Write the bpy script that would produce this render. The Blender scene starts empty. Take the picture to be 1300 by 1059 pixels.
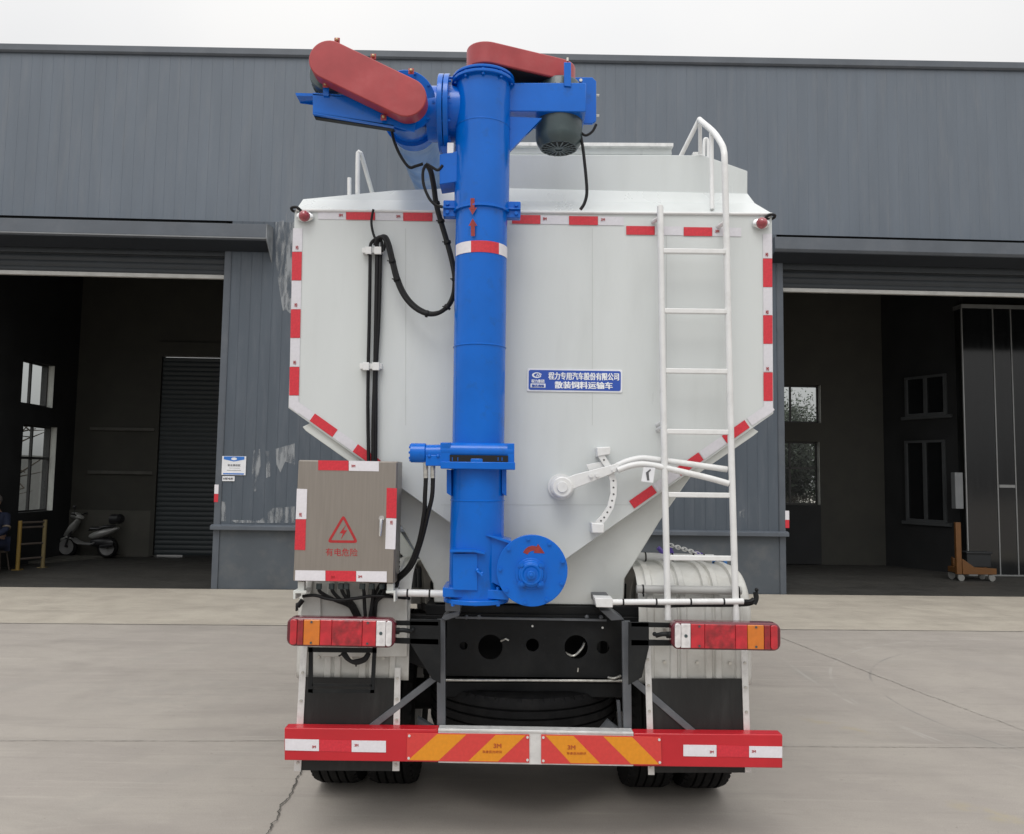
import bpy, bmesh, math, random
from mathutils import Vector, Matrix
random.seed(7)
S = bpy.context.scene
COL = S.collection
R = math.radians

# ------------------------------------------------------------------ camera
FPX = 1007.0                      # focal length in photo pixels (photo 1300 x 1059)
CAM = Vector((-0.107, -3.98, 1.82))
ROT = Matrix.Rotation(R(90 + 4.29), 3, 'X') @ Matrix.Rotation(0.0145, 3, 'Z')
cd = bpy.data.cameras.new('camera'); cam = bpy.data.objects.new('camera', cd); COL.objects.link(cam)
cam.location = CAM; cam.rotation_euler = ROT.to_euler()
cd.sensor_fit = 'HORIZONTAL'; cd.sensor_width = 36; cd.lens = FPX / 1300 * 36
cd.clip_start = 0.05; cd.clip_end = 600
S.camera = cam
# ------------------------------------------------------------------ light: overcast
SUN_EL, SUN_AZ = R(58), R(200)
w = bpy.data.worlds.new('World'); S.world = w; w.use_nodes = True
nt = w.node_tree; bg = nt.nodes['Background']
sk = nt.nodes.new('ShaderNodeTexSky'); sk.sky_type = 'NISHITA'; sk.sun_disc = False
sk.sun_elevation = SUN_EL; sk.sun_rotation = SUN_AZ; sk.dust_density = 4.0; sk.air_density = 1.0; sk.ozone_density = 0.5
hs = nt.nodes.new('ShaderNodeHueSaturation'); hs.inputs['Saturation'].default_value = 0.06
gm = nt.nodes.new('ShaderNodeGamma'); gm.inputs[1].default_value = 0.25      # an even cloud layer
mx = nt.nodes.new('ShaderNodeMixRGB'); mx.blend_type = 'MULTIPLY'; mx.inputs[0].default_value = 1
tc = nt.nodes.new('ShaderNodeTexCoord')
nz = nt.nodes.new('ShaderNodeTexNoise'); nz.inputs['Scale'].default_value = 2.2; nz.inputs['Detail'].default_value = 4
cr = nt.nodes.new('ShaderNodeValToRGB'); cr.color_ramp.elements[0].position = .3; cr.color_ramp.elements[1].position = .7
cr.color_ramp.elements[0].color = (.90, .905, .915, 1); cr.color_ramp.elements[1].color = (1, .99, .975, 1)
L = nt.links.new
L(sk.outputs[0], hs.inputs['Color']); L(hs.outputs[0], gm.inputs[0]); L(gm.outputs[0], mx.inputs[1])
L(tc.outputs['Generated'], nz.inputs['Vector']); L(nz.outputs[0], cr.inputs[0]); L(cr.outputs[0], mx.inputs[2])
sx = nt.nodes.new('ShaderNodeSeparateXYZ'); L(tc.outputs['Generated'], sx.inputs[0])     # overcast: brighter overhead than at the horizon
zr = nt.nodes.new('ShaderNodeMapRange'); zr.inputs[1].default_value = 0; zr.inputs[2].default_value = 1; zr.inputs[3].default_value = .42; zr.inputs[4].default_value = 1.55; L(sx.outputs[2], zr.inputs[0])
m2_ = nt.nodes.new('ShaderNodeVectorMath'); m2_.operation = 'SCALE'; L(mx.outputs[0], m2_.inputs[0]); L(zr.outputs[0], m2_.inputs['Scale'])
L(m2_.outputs[0], bg.inputs['Color']); bg.inputs['Strength'].default_value = 0.65
sd = bpy.data.lights.new('sun', 'SUN'); sd.energy = 0.7; sd.angle = R(25); sd.color = (1, .97, .93)
so = bpy.data.objects.new('sun', sd); COL.objects.link(so)
so.rotation_euler = (R(90) - SUN_EL, 0, R(-14))
S.view_settings.view_transform = 'Standard'; S.view_settings.look = 'None'
S.view_settings.exposure = 0.25; S.view_settings.gamma = 1
S.cycles.max_bounces = 8

# ------------------------------------------------------------------ helpers
def ray(px, py):
    return (ROT @ Vector((px - 650, -(py - 529.5), -FPX))).normalized()
def P(px, py, Y):                 # photo pixel -> world point on the plane y = Y
    d = ray(px, py); t = (Y - CAM.y) / d.y
    return CAM + d * t
def G(px, py, z=0.0):             # photo pixel -> ground point
    d = ray(px, py); return CAM + d * ((z - CAM.z) / d.z)
def S_(n, Y): return n * (Y - CAM.y) / FPX      # n pixels at depth Y -> metres

ORG = {}
KEEP = {'lettering','small_lettering','warning_sign','warning_text','painted_arrow','crown','trunk','mast','cooling_fins','grille_ribs','fan_grille',
        'rear_crossmember','wheel','rim','window','dark_window','numeral','quadrant_holes','bolt_hole','wall','back_wall','side_wall','number_plate_frame','underframe','tank_shadow_plate'}
class MB:
    def __init__(s): s.v = []; s.f = []; s.m = []; s.cur = 0
    def add(s, vs, fs):
        n = len(s.v); s.v += [Vector(a) for a in vs]
        for f in fs: s.f.append([n + i for i in f]); s.m.append(s.cur)
        return s
    def box(s, a, b):
        x0, y0, z0 = [min(a[i], b[i]) for i in range(3)]; x1, y1, z1 = [max(a[i], b[i]) for i in range(3)]
        return s.add([(x0,y0,z0),(x1,y0,z0),(x1,y1,z0),(x0,y1,z0),(x0,y0,z1),(x1,y0,z1),(x1,y1,z1),(x0,y1,z1)],
                     [(3,2,1,0),(4,5,6,7),(0,1,5,4),(1,2,6,5),(2,3,7,6),(3,0,4,7)])
    def hexa(s, q0, q1):          # two quads (lists of 4 points) joined
        return s.loft([q0, q1])
    def loft(s, rings, caps=True, closed=True):
        n = len(rings[0]); vs = [p for r in rings for p in r]; fs = []
        for k in range(len(rings) - 1):
            for i in range(n if closed else n - 1):
                j = (i + 1) % n
                fs.append((k*n + i, k*n + j, (k+1)*n + j, (k+1)*n + i))
        if caps: fs.append(tuple(reversed(range(n)))); fs.append(tuple((len(rings)-1)*n + i for i in range(n)))
        return s.add(vs, fs)
    def prism(s, pts, y0, y1):    # (x,z) outline extruded along y
        return s.loft([[(x, y0, z) for x, z in pts], [(x, y1, z) for x, z in pts]])
    def pp(s, px, y0, y1):        # pixel outline located on plane y0
        pts = [P(a, b, y0) for a, b in px]
        return s.prism([(q.x, q.z) for q in pts], y0, y1)
    def cyl(s, a, b, r, r2=None, n=20, caps=True):
        a, b = Vector(a), Vector(b); d = (b - a).normalized(); r2 = r if r2 is None else r2
        u = d.orthogonal().normalized(); w_ = d.cross(u)
        ring = lambda c, rr: [c + u*math.cos(2*math.pi*i/n)*rr + w_*math.sin(2*math.pi*i/n)*rr for i in range(n)]
        return s.loft([ring(a, r), ring(b, r2)], caps)
    def lathe(s, c, d, prof, n=32, ends=False):     # prof: (distance along d, radius)
        c = Vector(c); d = Vector(d).normalized(); u = d.orthogonal().normalized(); w_ = d.cross(u)
        rings = [[c + d*t + (u*math.cos(2*math.pi*i/n) + w_*math.sin(2*math.pi*i/n))*max(r, 1e-4) for i in range(n)] for t, r in prof]
        return s.loft(rings, ends)
    def tube(s, pts, r, n=10, smooth=0):
        pts = [Vector(p) for p in pts]
        if smooth: pts = crom(pts, smooth)
        rings = []; u = None
        for i, p in enumerate(pts):
            a = pts[max(i-1, 0)]; b = pts[min(i+1, len(pts)-1)]; d = (b - a).normalized()
            if u is None: u = d.orthogonal().normalized()
            u = (u - d*u.dot(d)).normalized(); w_ = d.cross(u)
            rr = r[i] if isinstance(r, list) else r
            rings.append([p + u*math.cos(2*math.pi*k/n)*rr + w_*math.sin(2*math.pi*k/n)*rr for k in range(n)])
        return s.loft(rings)
    def bar(s, a, b, wd, ht, up=(0,0,1)):      # rectangular bar between two points
        a, b = Vector(a), Vector(b); d = (b-a).normalized(); up = Vector(up)
        sx = d.cross(up).normalized(); uz = sx.cross(d)
        q = lambda c: [c - sx*wd/2 - uz*ht/2, c + sx*wd/2 - uz*ht/2, c + sx*wd/2 + uz*ht/2, c - sx*wd/2 + uz*ht/2]
        return s.loft([q(a), q(b)])
    def ball(s, c, r, n=10, sc=(1,1,1)):
        prof = [(-math.cos(math.pi*i/n)*r, math.sin(math.pi*i/n)*r) for i in range(n+1)]
        k = len(s.v); s.lathe((0,0,0), (0,0,1), prof, n*2)
        for i in range(k, len(s.v)):
            v = s.v[i]; s.v[i] = Vector((v.x*sc[0], v.y*sc[1], v.z*sc[2])) + Vector(c)
        return s
    def hexbolt(s, c, d, r, h):
        c = Vector(c); d = Vector(d).normalized()
        return s.cyl(c, c + d*h, r, n=6)
    def pieces(s):
        par = list(range(len(s.v)))
        def fd(i):
            while par[i] != i: par[i] = par[par[i]]; i = par[i]
            return i
        for f in s.f:
            for j in f[1:]: par[fd(j)] = fd(f[0])
        used = {}
        for k, f in enumerate(s.f): used.setdefault(fd(f[0]), []).append(k)
        comps = []
        for fs in used.values():
            vs = {i for k in fs for i in s.f[k]}; lo = [min(s.v[i][a] for i in vs) for a in range(3)]; hi = [max(s.v[i][a] for i in vs) for a in range(3)]
            comps.append([lo, hi, fs])
        done = False
        while not done and len(comps) < 700:
            done = True
            for i in range(len(comps)):
                for j in range(i+1, len(comps)):
                    A, B_ = comps[i], comps[j]
                    if all(A[0][a]-.003 <= B_[1][a] and B_[0][a]-.003 <= A[1][a] for a in range(3)):
                        A[0] = [min(x,y) for x,y in zip(A[0],B_[0])]; A[1] = [max(x,y) for x,y in zip(A[1],B_[1])]; A[2] += B_[2]; del comps[j]; done = False; break
                if not done: break
        return [c[2] for c in comps]
    def obj(s, name, mats, parent=None, bevel=0, smooth=True, label=None, seg=2):
        if parent is not None and name not in KEEP:
            pc = s.pieces()
            if 1 < len(pc) <= 90:
                pc.sort(key=len, reverse=True); out = None
                for fs in pc:
                    m = MB(); idx = {}
                    for k in fs:
                        nf = []
                        for i in s.f[k]:
                            if i not in idx: idx[i] = len(m.v); m.v.append(s.v[i])
                            nf.append(idx[i])
                        m.f.append(nf); m.m.append(s.m[k])
                    o = m.obj1(name, mats, parent, bevel, smooth, label, seg); out = out or o
                return out
        return s.obj1(name, mats, parent, bevel, smooth, label, seg)
    def obj1(s, name, mats, parent=None, bevel=0, smooth=True, label=None, seg=2):
        me = bpy.data.meshes.new(name)
        c = sum((v for v in s.v), Vector()) / max(1, len(s.v))
        me.from_pydata([v - c for v in s.v], [], s.f)
        mats = mats if isinstance(mats, (list, tuple)) else [mats]
        for m in mats: me.materials.append(m)
        for p_, i in zip(me.polygons, s.m): p_.material_index = i
        bm = bmesh.new(); bm.from_mesh(me); bmesh.ops.recalc_face_normals(bm, faces=bm.faces); bm.to_mesh(me); bm.free()
        if smooth:
            me.polygons.foreach_set('use_smooth', [True]*len(me.polygons)); me.set_sharp_from_angle(angle=R(32))
        o = bpy.data.objects.new(name, me); COL.objects.link(o)
        ORG[o] = c
        o.location = c
        if parent is not None:
            if parent.parent is not None and parent.parent.parent is not None: parent = parent.parent
            o.parent = parent; o.location = c - ORG[parent]
        if bevel:
            b = o.modifiers.new('bevel', 'BEVEL'); b.width = bevel; b.segments = seg; b.limit_method = 'ANGLE'; b.angle_limit = R(35)
            b.harden_normals = False
        if label: o['label'] = label
        return o
def crom(p, k):
    out = []; q = [p[0]] + p + [p[-1]]
    for i in range(1, len(q) - 2):
        for j in range(k):
            t = j / k; a, b, c, d = q[i-1], q[i], q[i+1], q[i+2]
            out.append(0.5*((2*b) + (c-a)*t + (2*a-5*b+4*c-d)*t*t + (3*b-a-3*c+d)*t**3))
    out.append(p[-1]); return out
def thing(name, label, cat, loc, group=None):
    o = bpy.data.objects.new(name, None); COL.objects.link(o); o.location = loc; ORG[o] = Vector(loc)
    o.empty_display_size = .2
    o['label'] = label; o['category'] = cat
    if group: o['group'] = group
    return o
def tag(o, label, cat, group=None):
    o['label'] = label; o['category'] = cat
    if group: o['group'] = group
    return o
def struct(o): o['kind'] = 'structure'; return o
def rrect(x0, z0, x1, z1, r, n=5):
    out = []
    for cx, cz, a0 in ((x1-r, z1-r, 0), (x0+r, z1-r, 90), (x0+r, z0+r, 180), (x1-r, z0+r, 270)):
        for i in range(n+1):
            a = R(a0 + 90*i/n); out.append((cx + r*math.cos(a), cz + r*math.sin(a)))
    return out
def stadium(a, b, r, n=14):       # around 2D centres a, b
    a, b = Vector(a), Vector(b); t = math.atan2(b.y-a.y, b.x-a.x); out = []
    for i in range(n+1): an = t - math.pi/2 + math.pi*i/n; out.append((b.x + r*math.cos(an), b.y + r*math.sin(an)))
    for i in range(n+1): an = t + math.pi/2 + math.pi*i/n; out.append((a.x + r*math.cos(an), a.y + r*math.sin(an)))
    return out

# ------------------------------------------------------------------ materials
def mat(name, col, rough=.5, metal=0., var=.08, scale=6., bump=0., bscale=60., coat=0., spec=.5, stretch=None, rvar=.1, dirt=None, dscale=3., dth=(.5,.75), world=False):
    m = bpy.data.materials.new(name); m.use_nodes = True; t = m.node_tree; b = t.nodes['Principled BSDF']; Lk = t.links.new
    tc = t.nodes.new('ShaderNodeTexCoord'); mp = t.nodes.new('ShaderNodeMapping')
    if world:
        g = t.nodes.new('ShaderNodeNewGeometry'); Lk(g.outputs['Position'], mp.inputs[0])
    else: Lk(tc.outputs['Object'], mp.inputs[0])
    if stretch: mp.inputs['Scale'].default_value = stretch
    n = t.nodes.new('ShaderNodeTexNoise'); n.inputs['Scale'].default_value = scale; n.inputs['Detail'].default_value = 6
    Lk(mp.outputs[0], n.inputs['Vector'])
    r = t.nodes.new('ShaderNodeValToRGB'); r.color_ramp.elements[0].position = .3; r.color_ramp.elements[1].position = .7
    r.color_ramp.elements[0].color = (*[c*(1-var) for c in col], 1); r.color_ramp.elements[1].color = (*[min(1, c*(1+var)) for c in col], 1)
    Lk(n.outputs[0], r.inputs[0]); out = r.outputs[0]
    if dirt:
        n2 = t.nodes.new('ShaderNodeTexNoise'); n2.inputs['Scale'].default_value = dscale; n2.inputs['Detail'].default_value = 8; n2.inputs['Roughness'].default_value = .65
        Lk(mp.outputs[0], n2.inputs['Vector'])
        mr = t.nodes.new('ShaderNodeMapRange'); mr.inputs[1].default_value = dth[0]; mr.inputs[2].default_value = dth[1]; mr.inputs[4].default_value = dirt[3]
        Lk(n2.outputs[0], mr.inputs[0])
        mi = t.nodes.new('ShaderNodeMixRGB'); mi.inputs[2].default_value = (*dirt[:3], 1); Lk(mr.outputs[0], mi.inputs[0]); Lk(out, mi.inputs[1]); out = mi.outputs[0]
    Lk(out, b.inputs['Base Color'])
    b.inputs['Metallic'].default_value = metal; b.inputs['Specular IOR Level'].default_value = spec
    mr2 = t.nodes.new('ShaderNodeMapRange'); mr2.inputs[3].default_value = max(.02, rough - rvar); mr2.inputs[4].default_value = min(1, rough + rvar)
    Lk(n.outputs[0], mr2.inputs[0]); Lk(mr2.outputs[0], b.inputs['Roughness'])
    if coat: b.inputs['Coat Weight'].default_value = coat; b.inputs['Coat Roughness'].default_value = .08
    if bump:
        nb = t.nodes.new('ShaderNodeTexNoise'); nb.inputs['Scale'].default_value = bscale; nb.inputs['Detail'].default_value = 4
        Lk(mp.outputs[0], nb.inputs['Vector'])
        bp = t.nodes.new('ShaderNodeBump'); bp.inputs['Strength'].default_value = bump; bp.inputs['Distance'].default_value = .004
        Lk(nb.outputs[0], bp.inputs['Height']); Lk(bp.outputs[0], b.inputs['Normal'])
    return m
WHITE = mat('white_paint', (.62,.65,.645), .30, var=.035, scale=2.0, bump=.35, bscale=2.2, dirt=(.42,.44,.42,.2), dscale=3.2, stretch=(1.8,1,.4))
WHITE2 = mat('white_tube_paint', (.74,.745,.74), .35, var=.05, scale=8, dirt=(.4,.4,.38,.35), dscale=9)
HOPW = mat('hopper_paint', (.66,.68,.655), .42, var=.05, scale=2.5, bump=.1, bscale=7, dirt=(.40,.40,.37,.4), dscale=2)
BLUE = mat('blue_paint', (.0005,.125,.56), .20, var=.09, scale=5, bump=.12, bscale=9, coat=0, spec=.36, dirt=(.012,.085,.30,.55), dscale=11, dth=(.56,.72))
BLUED = mat('dusty_blue_paint', (.10,.22,.48), .35, var=.2, scale=4, coat=.3, dirt=(.3,.4,.55,.7), dscale=5, dth=(.45,.65))
RED = mat('guard_red', (.37,.045,.05), .36, var=.14, scale=7, bump=.05, bscale=12, dirt=(.42,.12,.12,.4), dscale=5)
BRED = mat('bumper_red', (.50,.012,.022), .38, var=.08, scale=6, coat=.2, bump=.04, bscale=8)
TRED = mat('tape_red', (.60,.028,.045), .42, var=.12, scale=90, bump=.1, bscale=300)
TWH = mat('tape_white', (.74,.72,.76), .4, var=.05, scale=60, bump=.1, bscale=300, dirt=(.55,.54,.52,.3), dscale=14)
ORANGE = mat('board_orange', (.72,.27,.012), .42, var=.06, scale=60)
BRDRED = mat('board_red', (.62,.05,.045), .42, var=.06, scale=60)
ALU = mat('aluminium', (.72,.72,.71), .42, metal=.3, var=.12, scale=14, dirt=(.3,.3,.3,.4), dscale=20)
STEEL = mat('stainless_steel', (.30,.27,.24), .42, metal=.6, var=.05, scale=10, stretch=(14,14,.6), rvar=.08, dirt=(.27,.24,.21,.4), dscale=3)
BOLT = mat('zinc_bolt', (.55,.54,.5), .35, metal=.8, var=.2, scale=60)
BLACKP = mat('chassis_black', (.011,.012,.013), .5, var=.35, scale=5, bump=.1, spec=.2, dirt=(.03,.03,.028,.5), dscale=4)
GREYP = mat('grey_frame_paint', (.105,.113,.125), .45, var=.15, scale=8, dirt=(.2,.2,.2,.4), dscale=8)
RUBBER = mat('rubber', (.007,.007,.0075), .75, var=.35, scale=20, bump=.2, bscale=80, spec=.2, dirt=(.022,.021,.02,.6), dscale=9)
FLAP = mat('mudflap_rubber', (.010,.011,.011), .6, var=.2, scale=5, bump=.15, bscale=40, dirt=(.030,.032,.031,.7), dscale=4, stretch=(3,3,.6))
CABLE = mat('cable_black', (.007,.007,.008), .5, spec=.3, var=.3, scale=30, bump=.3, bscale=120)
FENDER = mat('fender_plastic', (.60,.60,.57), .42, var=.08, scale=4, dirt=(.33,.31,.27,.5), dscale=5, dth=(.42,.7))
MOTOR = mat('motor_grey', (.045,.070,.076), .4, var=.12, scale=12, coat=.2, dirt=(.10,.13,.13,.5), dscale=9)
DARKHOLE = mat('dark_hole', (.006,.006,.007), .8)
LENSR = mat('lens_red', (.46,.010,.022), .12, var=.35, scale=14, coat=.8)
LENSR2 = mat('lens_reflex_red', (.36,.008,.018), .15, var=.55, scale=26, coat=.8, bump=.5, bscale=120)
LENSRD = mat('lens_dark_red', (.27,.006,.012), .12, var=.3, scale=30, coat=.8)
LENSA = mat('lens_amber', (.62,.17,.01), .12, var=.1, scale=30, coat=.8)
LENSW = mat('lens_clear', (.68,.66,.66), .12, var=.2, scale=30, coat=.8)
INKB = mat('arrow_red', (.27,.03,.025), .5, var=.2, scale=50)
INKR = mat('ink_red', (.40,.018,.022), .5, var=.15, scale=50)
INKD = mat('ink_dark', (.10,.10,.11), .5)
INKW = mat('ink_white', (.82,.84,.86), .4)
SIGNB = mat('sign_blue', (.025,.085,.42), .3, var=.05)
SIGNB2 = mat('poster_blue', (.03,.17,.56), .35)
PAPER = mat('poster_white', (.76,.77,.80), .5)
CHROME = mat('chrome', (.75,.75,.75), .18, metal=1., var=.1)

# facade frame of reference ------------------------------------------------
A0 = G(272, 748); A1 = G(1000, 755)
U = (A1 - A0); U.z = 0; U.normalize()
N = Vector((U.y, -U.x, 0))        # outward, towards the camera
if N.y > 0: N = -N
def W(u, w_, z): return A0 + U*u + N*w_ + Vector((0,0,z))
def F(px, py, w_=0.0):            # pixel -> (u, z) on the plane w
    d = ray(px, py); o = CAM - (A0 + N*w_); t = -o.dot(N) / d.dot(N); q = o + d*t
    return q.dot(U), CAM.z + d.z*t
def Gf(px, py, z=0):              # pixel on the ground -> (u, w)
    q = G(px, py, z) - A0; return q.dot(U), q.dot(N)
class FB(MB):                     # builder in facade coordinates (u, w, z)
    def obj(s, *a, **k):
        s.v = [W(v.x, v.y, v.z) for v in s.v]; return MB.obj(s, *a, **k)
    def quad(s, pts, t0, t1):     # (u,z) outline extruded in w
        return s.loft([[(x, t0, z) for x, z in pts], [(x, t1, z) for x, z in pts]])

# text ----------------------------------------------------------------------
def text_mesh(txt, bold=0.0):
    c = bpy.data.curves.new('lettering', 'FONT'); c.body = txt; c.size = 1; c.resolution_u = 3; c.extrude = 0.004
    o = bpy.data.objects.new('lettering', c); COL.objects.link(o)
    bpy.context.view_layer.update()
    me = bpy.data.meshes.new_from_object(o.evaluated_get(bpy.context.evaluated_depsgraph_get()))
    bpy.data.objects.remove(o); bpy.data.curves.remove(c)
    vs = [v.co.copy() for v in me.vertices]; fs = [tuple(p.vertices) for p in me.polygons]; bpy.data.meshes.remove(me)
    x0 = min(v.x for v in vs); x1 = max(v.x for v in vs); y0 = min(v.y for v in vs); y1 = max(v.y for v in vs)
    return [((v.x-x0)/(x1-x0), (v.y-y0)/(y1-y0), v.z) for v in vs], fs
TCACHE = {}
def put_text(mb, txt, fn, bold=0.0):      # fn(s, t, d) -> world, s and t in 0..1
    if (txt, bold) not in TCACHE: TCACHE[(txt, bold)] = text_mesh(txt, bold)
    vs, fs = TCACHE[(txt, bold)]; nb = .10/max(1, len(txt))
    for k, (sx, sy) in enumerate(((0,0), (nb,0), (nb*.5, .03)) if bold else ((0,0),)):
        mb.add([fn(a*(1-nb)+sx, b*.97+sy, (1+.15*k) if c > 0 else 0) for a, b, c in vs], fs)
def on_quad(px0, py0, px1, py1, Y, th=.0012):      # text box by pixels (left-top, right-bottom) on plane y
    a = P(px0, py1, Y); b = P(px1, py1 + (px1-px0)*.0145, Y); c = P(px0, py0, Y)
    return lambda s, t, d: a + (b-a)*s + (c-a)*t + Vector((0, -th*d, 0))
# =================================================================== GROUND
def ground_mat(name, c1, c2, arcs=(), stains=(), sc=.9):
    m = bpy.data.materials.new(name); m.use_nodes = True; t = m.node_tree; b = t.nodes['Principled BSDF']; K = t.links.new
    g = t.nodes.new('ShaderNodeNewGeometry')
    def noise(scale, st=(1,1,1), det=6, rough=.6, dist=0):
        mp = t.nodes.new('ShaderNodeMapping'); mp.inputs['Scale'].default_value = st; K(g.outputs['Position'], mp.inputs[0])
        n = t.nodes.new('ShaderNodeTexNoise'); n.inputs['Scale'].default_value = scale; n.inputs['Detail'].default_value = det
        n.inputs['Roughness'].default_value = rough; n.inputs['Distortion'].default_value = dist; K(mp.outputs[0], n.inputs['Vector']); return n.outputs[0]
    def rng(x, a, b_, c=0, d=1):
        r = t.nodes.new('ShaderNodeMapRange'); r.interpolation_type = 'SMOOTHSTEP'
        for i, v in enumerate((a, b_, c, d)): r.inputs[i+1].default_value = v
        K(x, r.inputs[0]); return r.outputs[0]
    def mixc(f, a, col, mode='MIX'):
        x = t.nodes.new('ShaderNodeMixRGB'); x.blend_type = mode; K(f, x.inputs[0])
        if isinstance(a, tuple): x.inputs[1].default_value = (*a, 1)
        else: K(a, x.inputs[1])
        x.inputs[2].default_value = (*col, 1); return x.outputs[0]
    def mul(a, b_):
        x = t.nodes.new('ShaderNodeMath'); x.operation = 'MULTIPLY'
        for i, v in enumerate((a, b_)):
            if isinstance(v, (int, float)): x.inputs[i].default_value = v
            else: K(v, x.inputs[i])
        return x.outputs[0]
    col = mixc(rng(noise(sc), .35, .68), c1, c2)
    d = tuple(c*.80 for c in c1)
    col = mixc(rng(noise(1.1, (.35, 1.6, 1), 7, .6, .6), .48, .70, 0, .75), col, d)            # trowel streaks
    col = mixc(rng(noise(2.6, (.5, 2.2, 1), 8, .7, 1.5), .52, .75, 0, .5), col, tuple(c*1.14 for c in c2))
    col = mixc(rng(noise(9, (.7, 2.5, 1), 6, .7, .8), .5, .75, 0, .35), col, tuple(c*.78 for c in c1))
    col = mixc(rng(noise(170, (1,1,1), 2), .35, .65, 0, .5), col, tuple(c*.72 for c in c1))     # grain
    col = mixc(rng(noise(26, (1,1,1), 2), .70, .76, 0, .45), col, tuple(c*.45 for c in c1))   # specks
    col = mixc(rng(noise(60, (1,1,1), 3), .66, .72, 0, .35), col, tuple(min(1, c*1.35) for c in c2))   # pale grit
    col = mixc(rng(noise(.55, (1,1,1), 5, .55, 1.2), .56, .70, 0, .5), col, tuple(c*.84 for c in c1))  # broad damp patches
    col = mixc(rng(noise(3.2, (.12, 3.2, 1), 6, .65, .3), .55, .72, 0, .55), col, tuple(c*.80 for c in c1))  # sweeping marks
    col = mixc(rng(noise(5.5, (.10, 3.0, 1), 6, .65, .5), .57, .72, 0, .45), col, tuple(min(1, c*1.12) for c in c2))
    for (cx, cy, rr, wd, st, cc) in arcs:                                                      # tyre marks
        s = t.nodes.new('ShaderNodeVectorMath'); s.operation = 'DISTANCE'; s.inputs[1].default_value = (cx, cy, 0); K(g.outputs['Position'], s.inputs[0])
        q = t.nodes.new('ShaderNodeMath'); q.operation = 'SUBTRACT'; q.inputs[1].default_value = rr; K(s.outputs['Value'], q.inputs[0])
        a = t.nodes.new('ShaderNodeMath'); a.operation = 'ABSOLUTE'; K(q.outputs[0], a.inputs[0])
        f = mul(rng(a.outputs[0], wd*.5, wd, 1, 0), rng(noise(1.5), .42, .62, 0, st)); col = mixc(f, col, cc)
    for (cx, cy, sx, sy, an, st, cc) in stains:
        mp = t.nodes.new('ShaderNodeMapping'); mp.vector_type = 'TEXTURE'; mp.inputs['Location'].default_value = (cx, cy, 0)
        mp.inputs['Rotation'].default_value = (0,0,an); mp.inputs['Scale'].default_value = (sx, sy, 1); K(g.outputs['Position'], mp.inputs[0])
        s = t.nodes.new('ShaderNodeVectorMath'); s.operation = 'LENGTH'; K(mp.outputs[0], s.inputs[0])
        f = mul(rng(s.outputs['Value'], .2, 1, 1, 0), rng(noise(7, (1,1,1), 6), .4, .62, 0, st)); col = mixc(f, col, cc)
    K(col, b.inputs['Base Color'])
    K(rng(noise(3), .3, .7, .55, .8), b.inputs['Roughness']); b.inputs['Specular IOR Level'].default_value = .35
    bp = t.nodes.new('ShaderNodeBump'); bp.inputs['Strength'].default_value = .25; bp.inputs['Distance'].default_value = .004
    K(noise(55, (1,1,1), 6), bp.inputs['Height']); K(bp.outputs[0], b.inputs['Normal'])
    return m
arcs = []
for (qx, qy, rr, wd, st, cc) in ((1165, 930, 2.6, .018, .5, (.42,.40,.37)), (1210, 925, 2.2, .014, .6, (.2,.19,.18)), (1120, 900, 5.0, .10, .22, (.24,.23,.21)),
                                 (1230, 960, 7.0, .02, .5, (.43,.41,.38)), (1080, 880, 9.0, .16, .16, (.25,.24,.22)), (120, 850, 8.0, .14, .18, (.25,.24,.22)), (200, 990, 6.0, .12, .16, (.26,.25,.23))):
    q = G(qx, qy); arcs.append((q.x + rr, q.y + .3*rr if qx > 600 else q.y - rr*.6, math.hypot(rr, .3*rr if qx > 600 else rr*.6), wd, st, cc))
st1, st2, st3 = G(1065, 922), G(1262, 1035), G(1200, 800)
CONC = ground_mat('yard_concrete', (.352,.320,.290), (.398,.365,.325), arcs,
    [(st1.x, st1.y, .42, .10, -.75, .55, (.36,.31,.22)), (st2.x, st2.y, .4, .12, -.8, .6, (.37,.32,.22)), (G(220,880).x, G(220,880).y, 1.3, .8, 0, .25, (.26,.25,.23))])
APR = ground_mat('apron_concrete', (.415,.375,.318), (.475,.435,.365), [], [], 1.5)
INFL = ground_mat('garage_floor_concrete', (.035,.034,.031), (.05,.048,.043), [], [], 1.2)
m = MB(); m.add([(-150,-60,0),(150,-60,0),(150,140,0),(-150,140,0)], [(0,1,2,3)]); struct(m.obj('ground', CONC, smooth=False))
wap = Gf(200, 793)[1]
m = FB(); m.add([(-30,0.0,.004),(30,0.0,.004),(30,wap,.004),(-30,wap,.004)], [(0,1,2,3)]); struct(m.obj('apron', APR, smooth=False))
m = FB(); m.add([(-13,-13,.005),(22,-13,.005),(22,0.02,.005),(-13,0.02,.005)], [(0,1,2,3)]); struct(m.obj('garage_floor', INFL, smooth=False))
JOINT = mat('joint_dirt', (.075,.07,.062), .9, var=.3, scale=30)
JOINT2 = mat('faint_joint', (.33,.31,.28), .9, var=.2, scale=9)
def strip(name, pts, w0, jag, mt, z=.009, n=60, seed=1):
    rnd = random.Random(seed); pts = [Vector((p.x, p.y, 0)) for p in pts]; L_ = []
    for i in range(len(pts)-1):
        for k in range(n): L_.append(pts[i].lerp(pts[i+1], k/n))
    L_.append(pts[-1]); m = MB(); vs = []; off = 0
    for i, p in enumerate(L_):
        d = (L_[min(i+1, len(L_)-1)] - L_[max(i-1, 0)]).normalized(); s = Vector((-d.y, d.x, 0))
        off = off*.8 + rnd.uniform(-jag, jag); ww = w0*rnd.uniform(.35, 1.2)
        vs += [p + s*(off - ww/2) + Vector((0,0,z)), p + s*(off + ww/2) + Vector((0,0,z))]
    m.add(vs, [(2*i, 2*i+1, 2*i+3, 2*i+2) for i in range(len(L_)-1)])
    struct(m.obj(name, mt, smooth=False))
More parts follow.
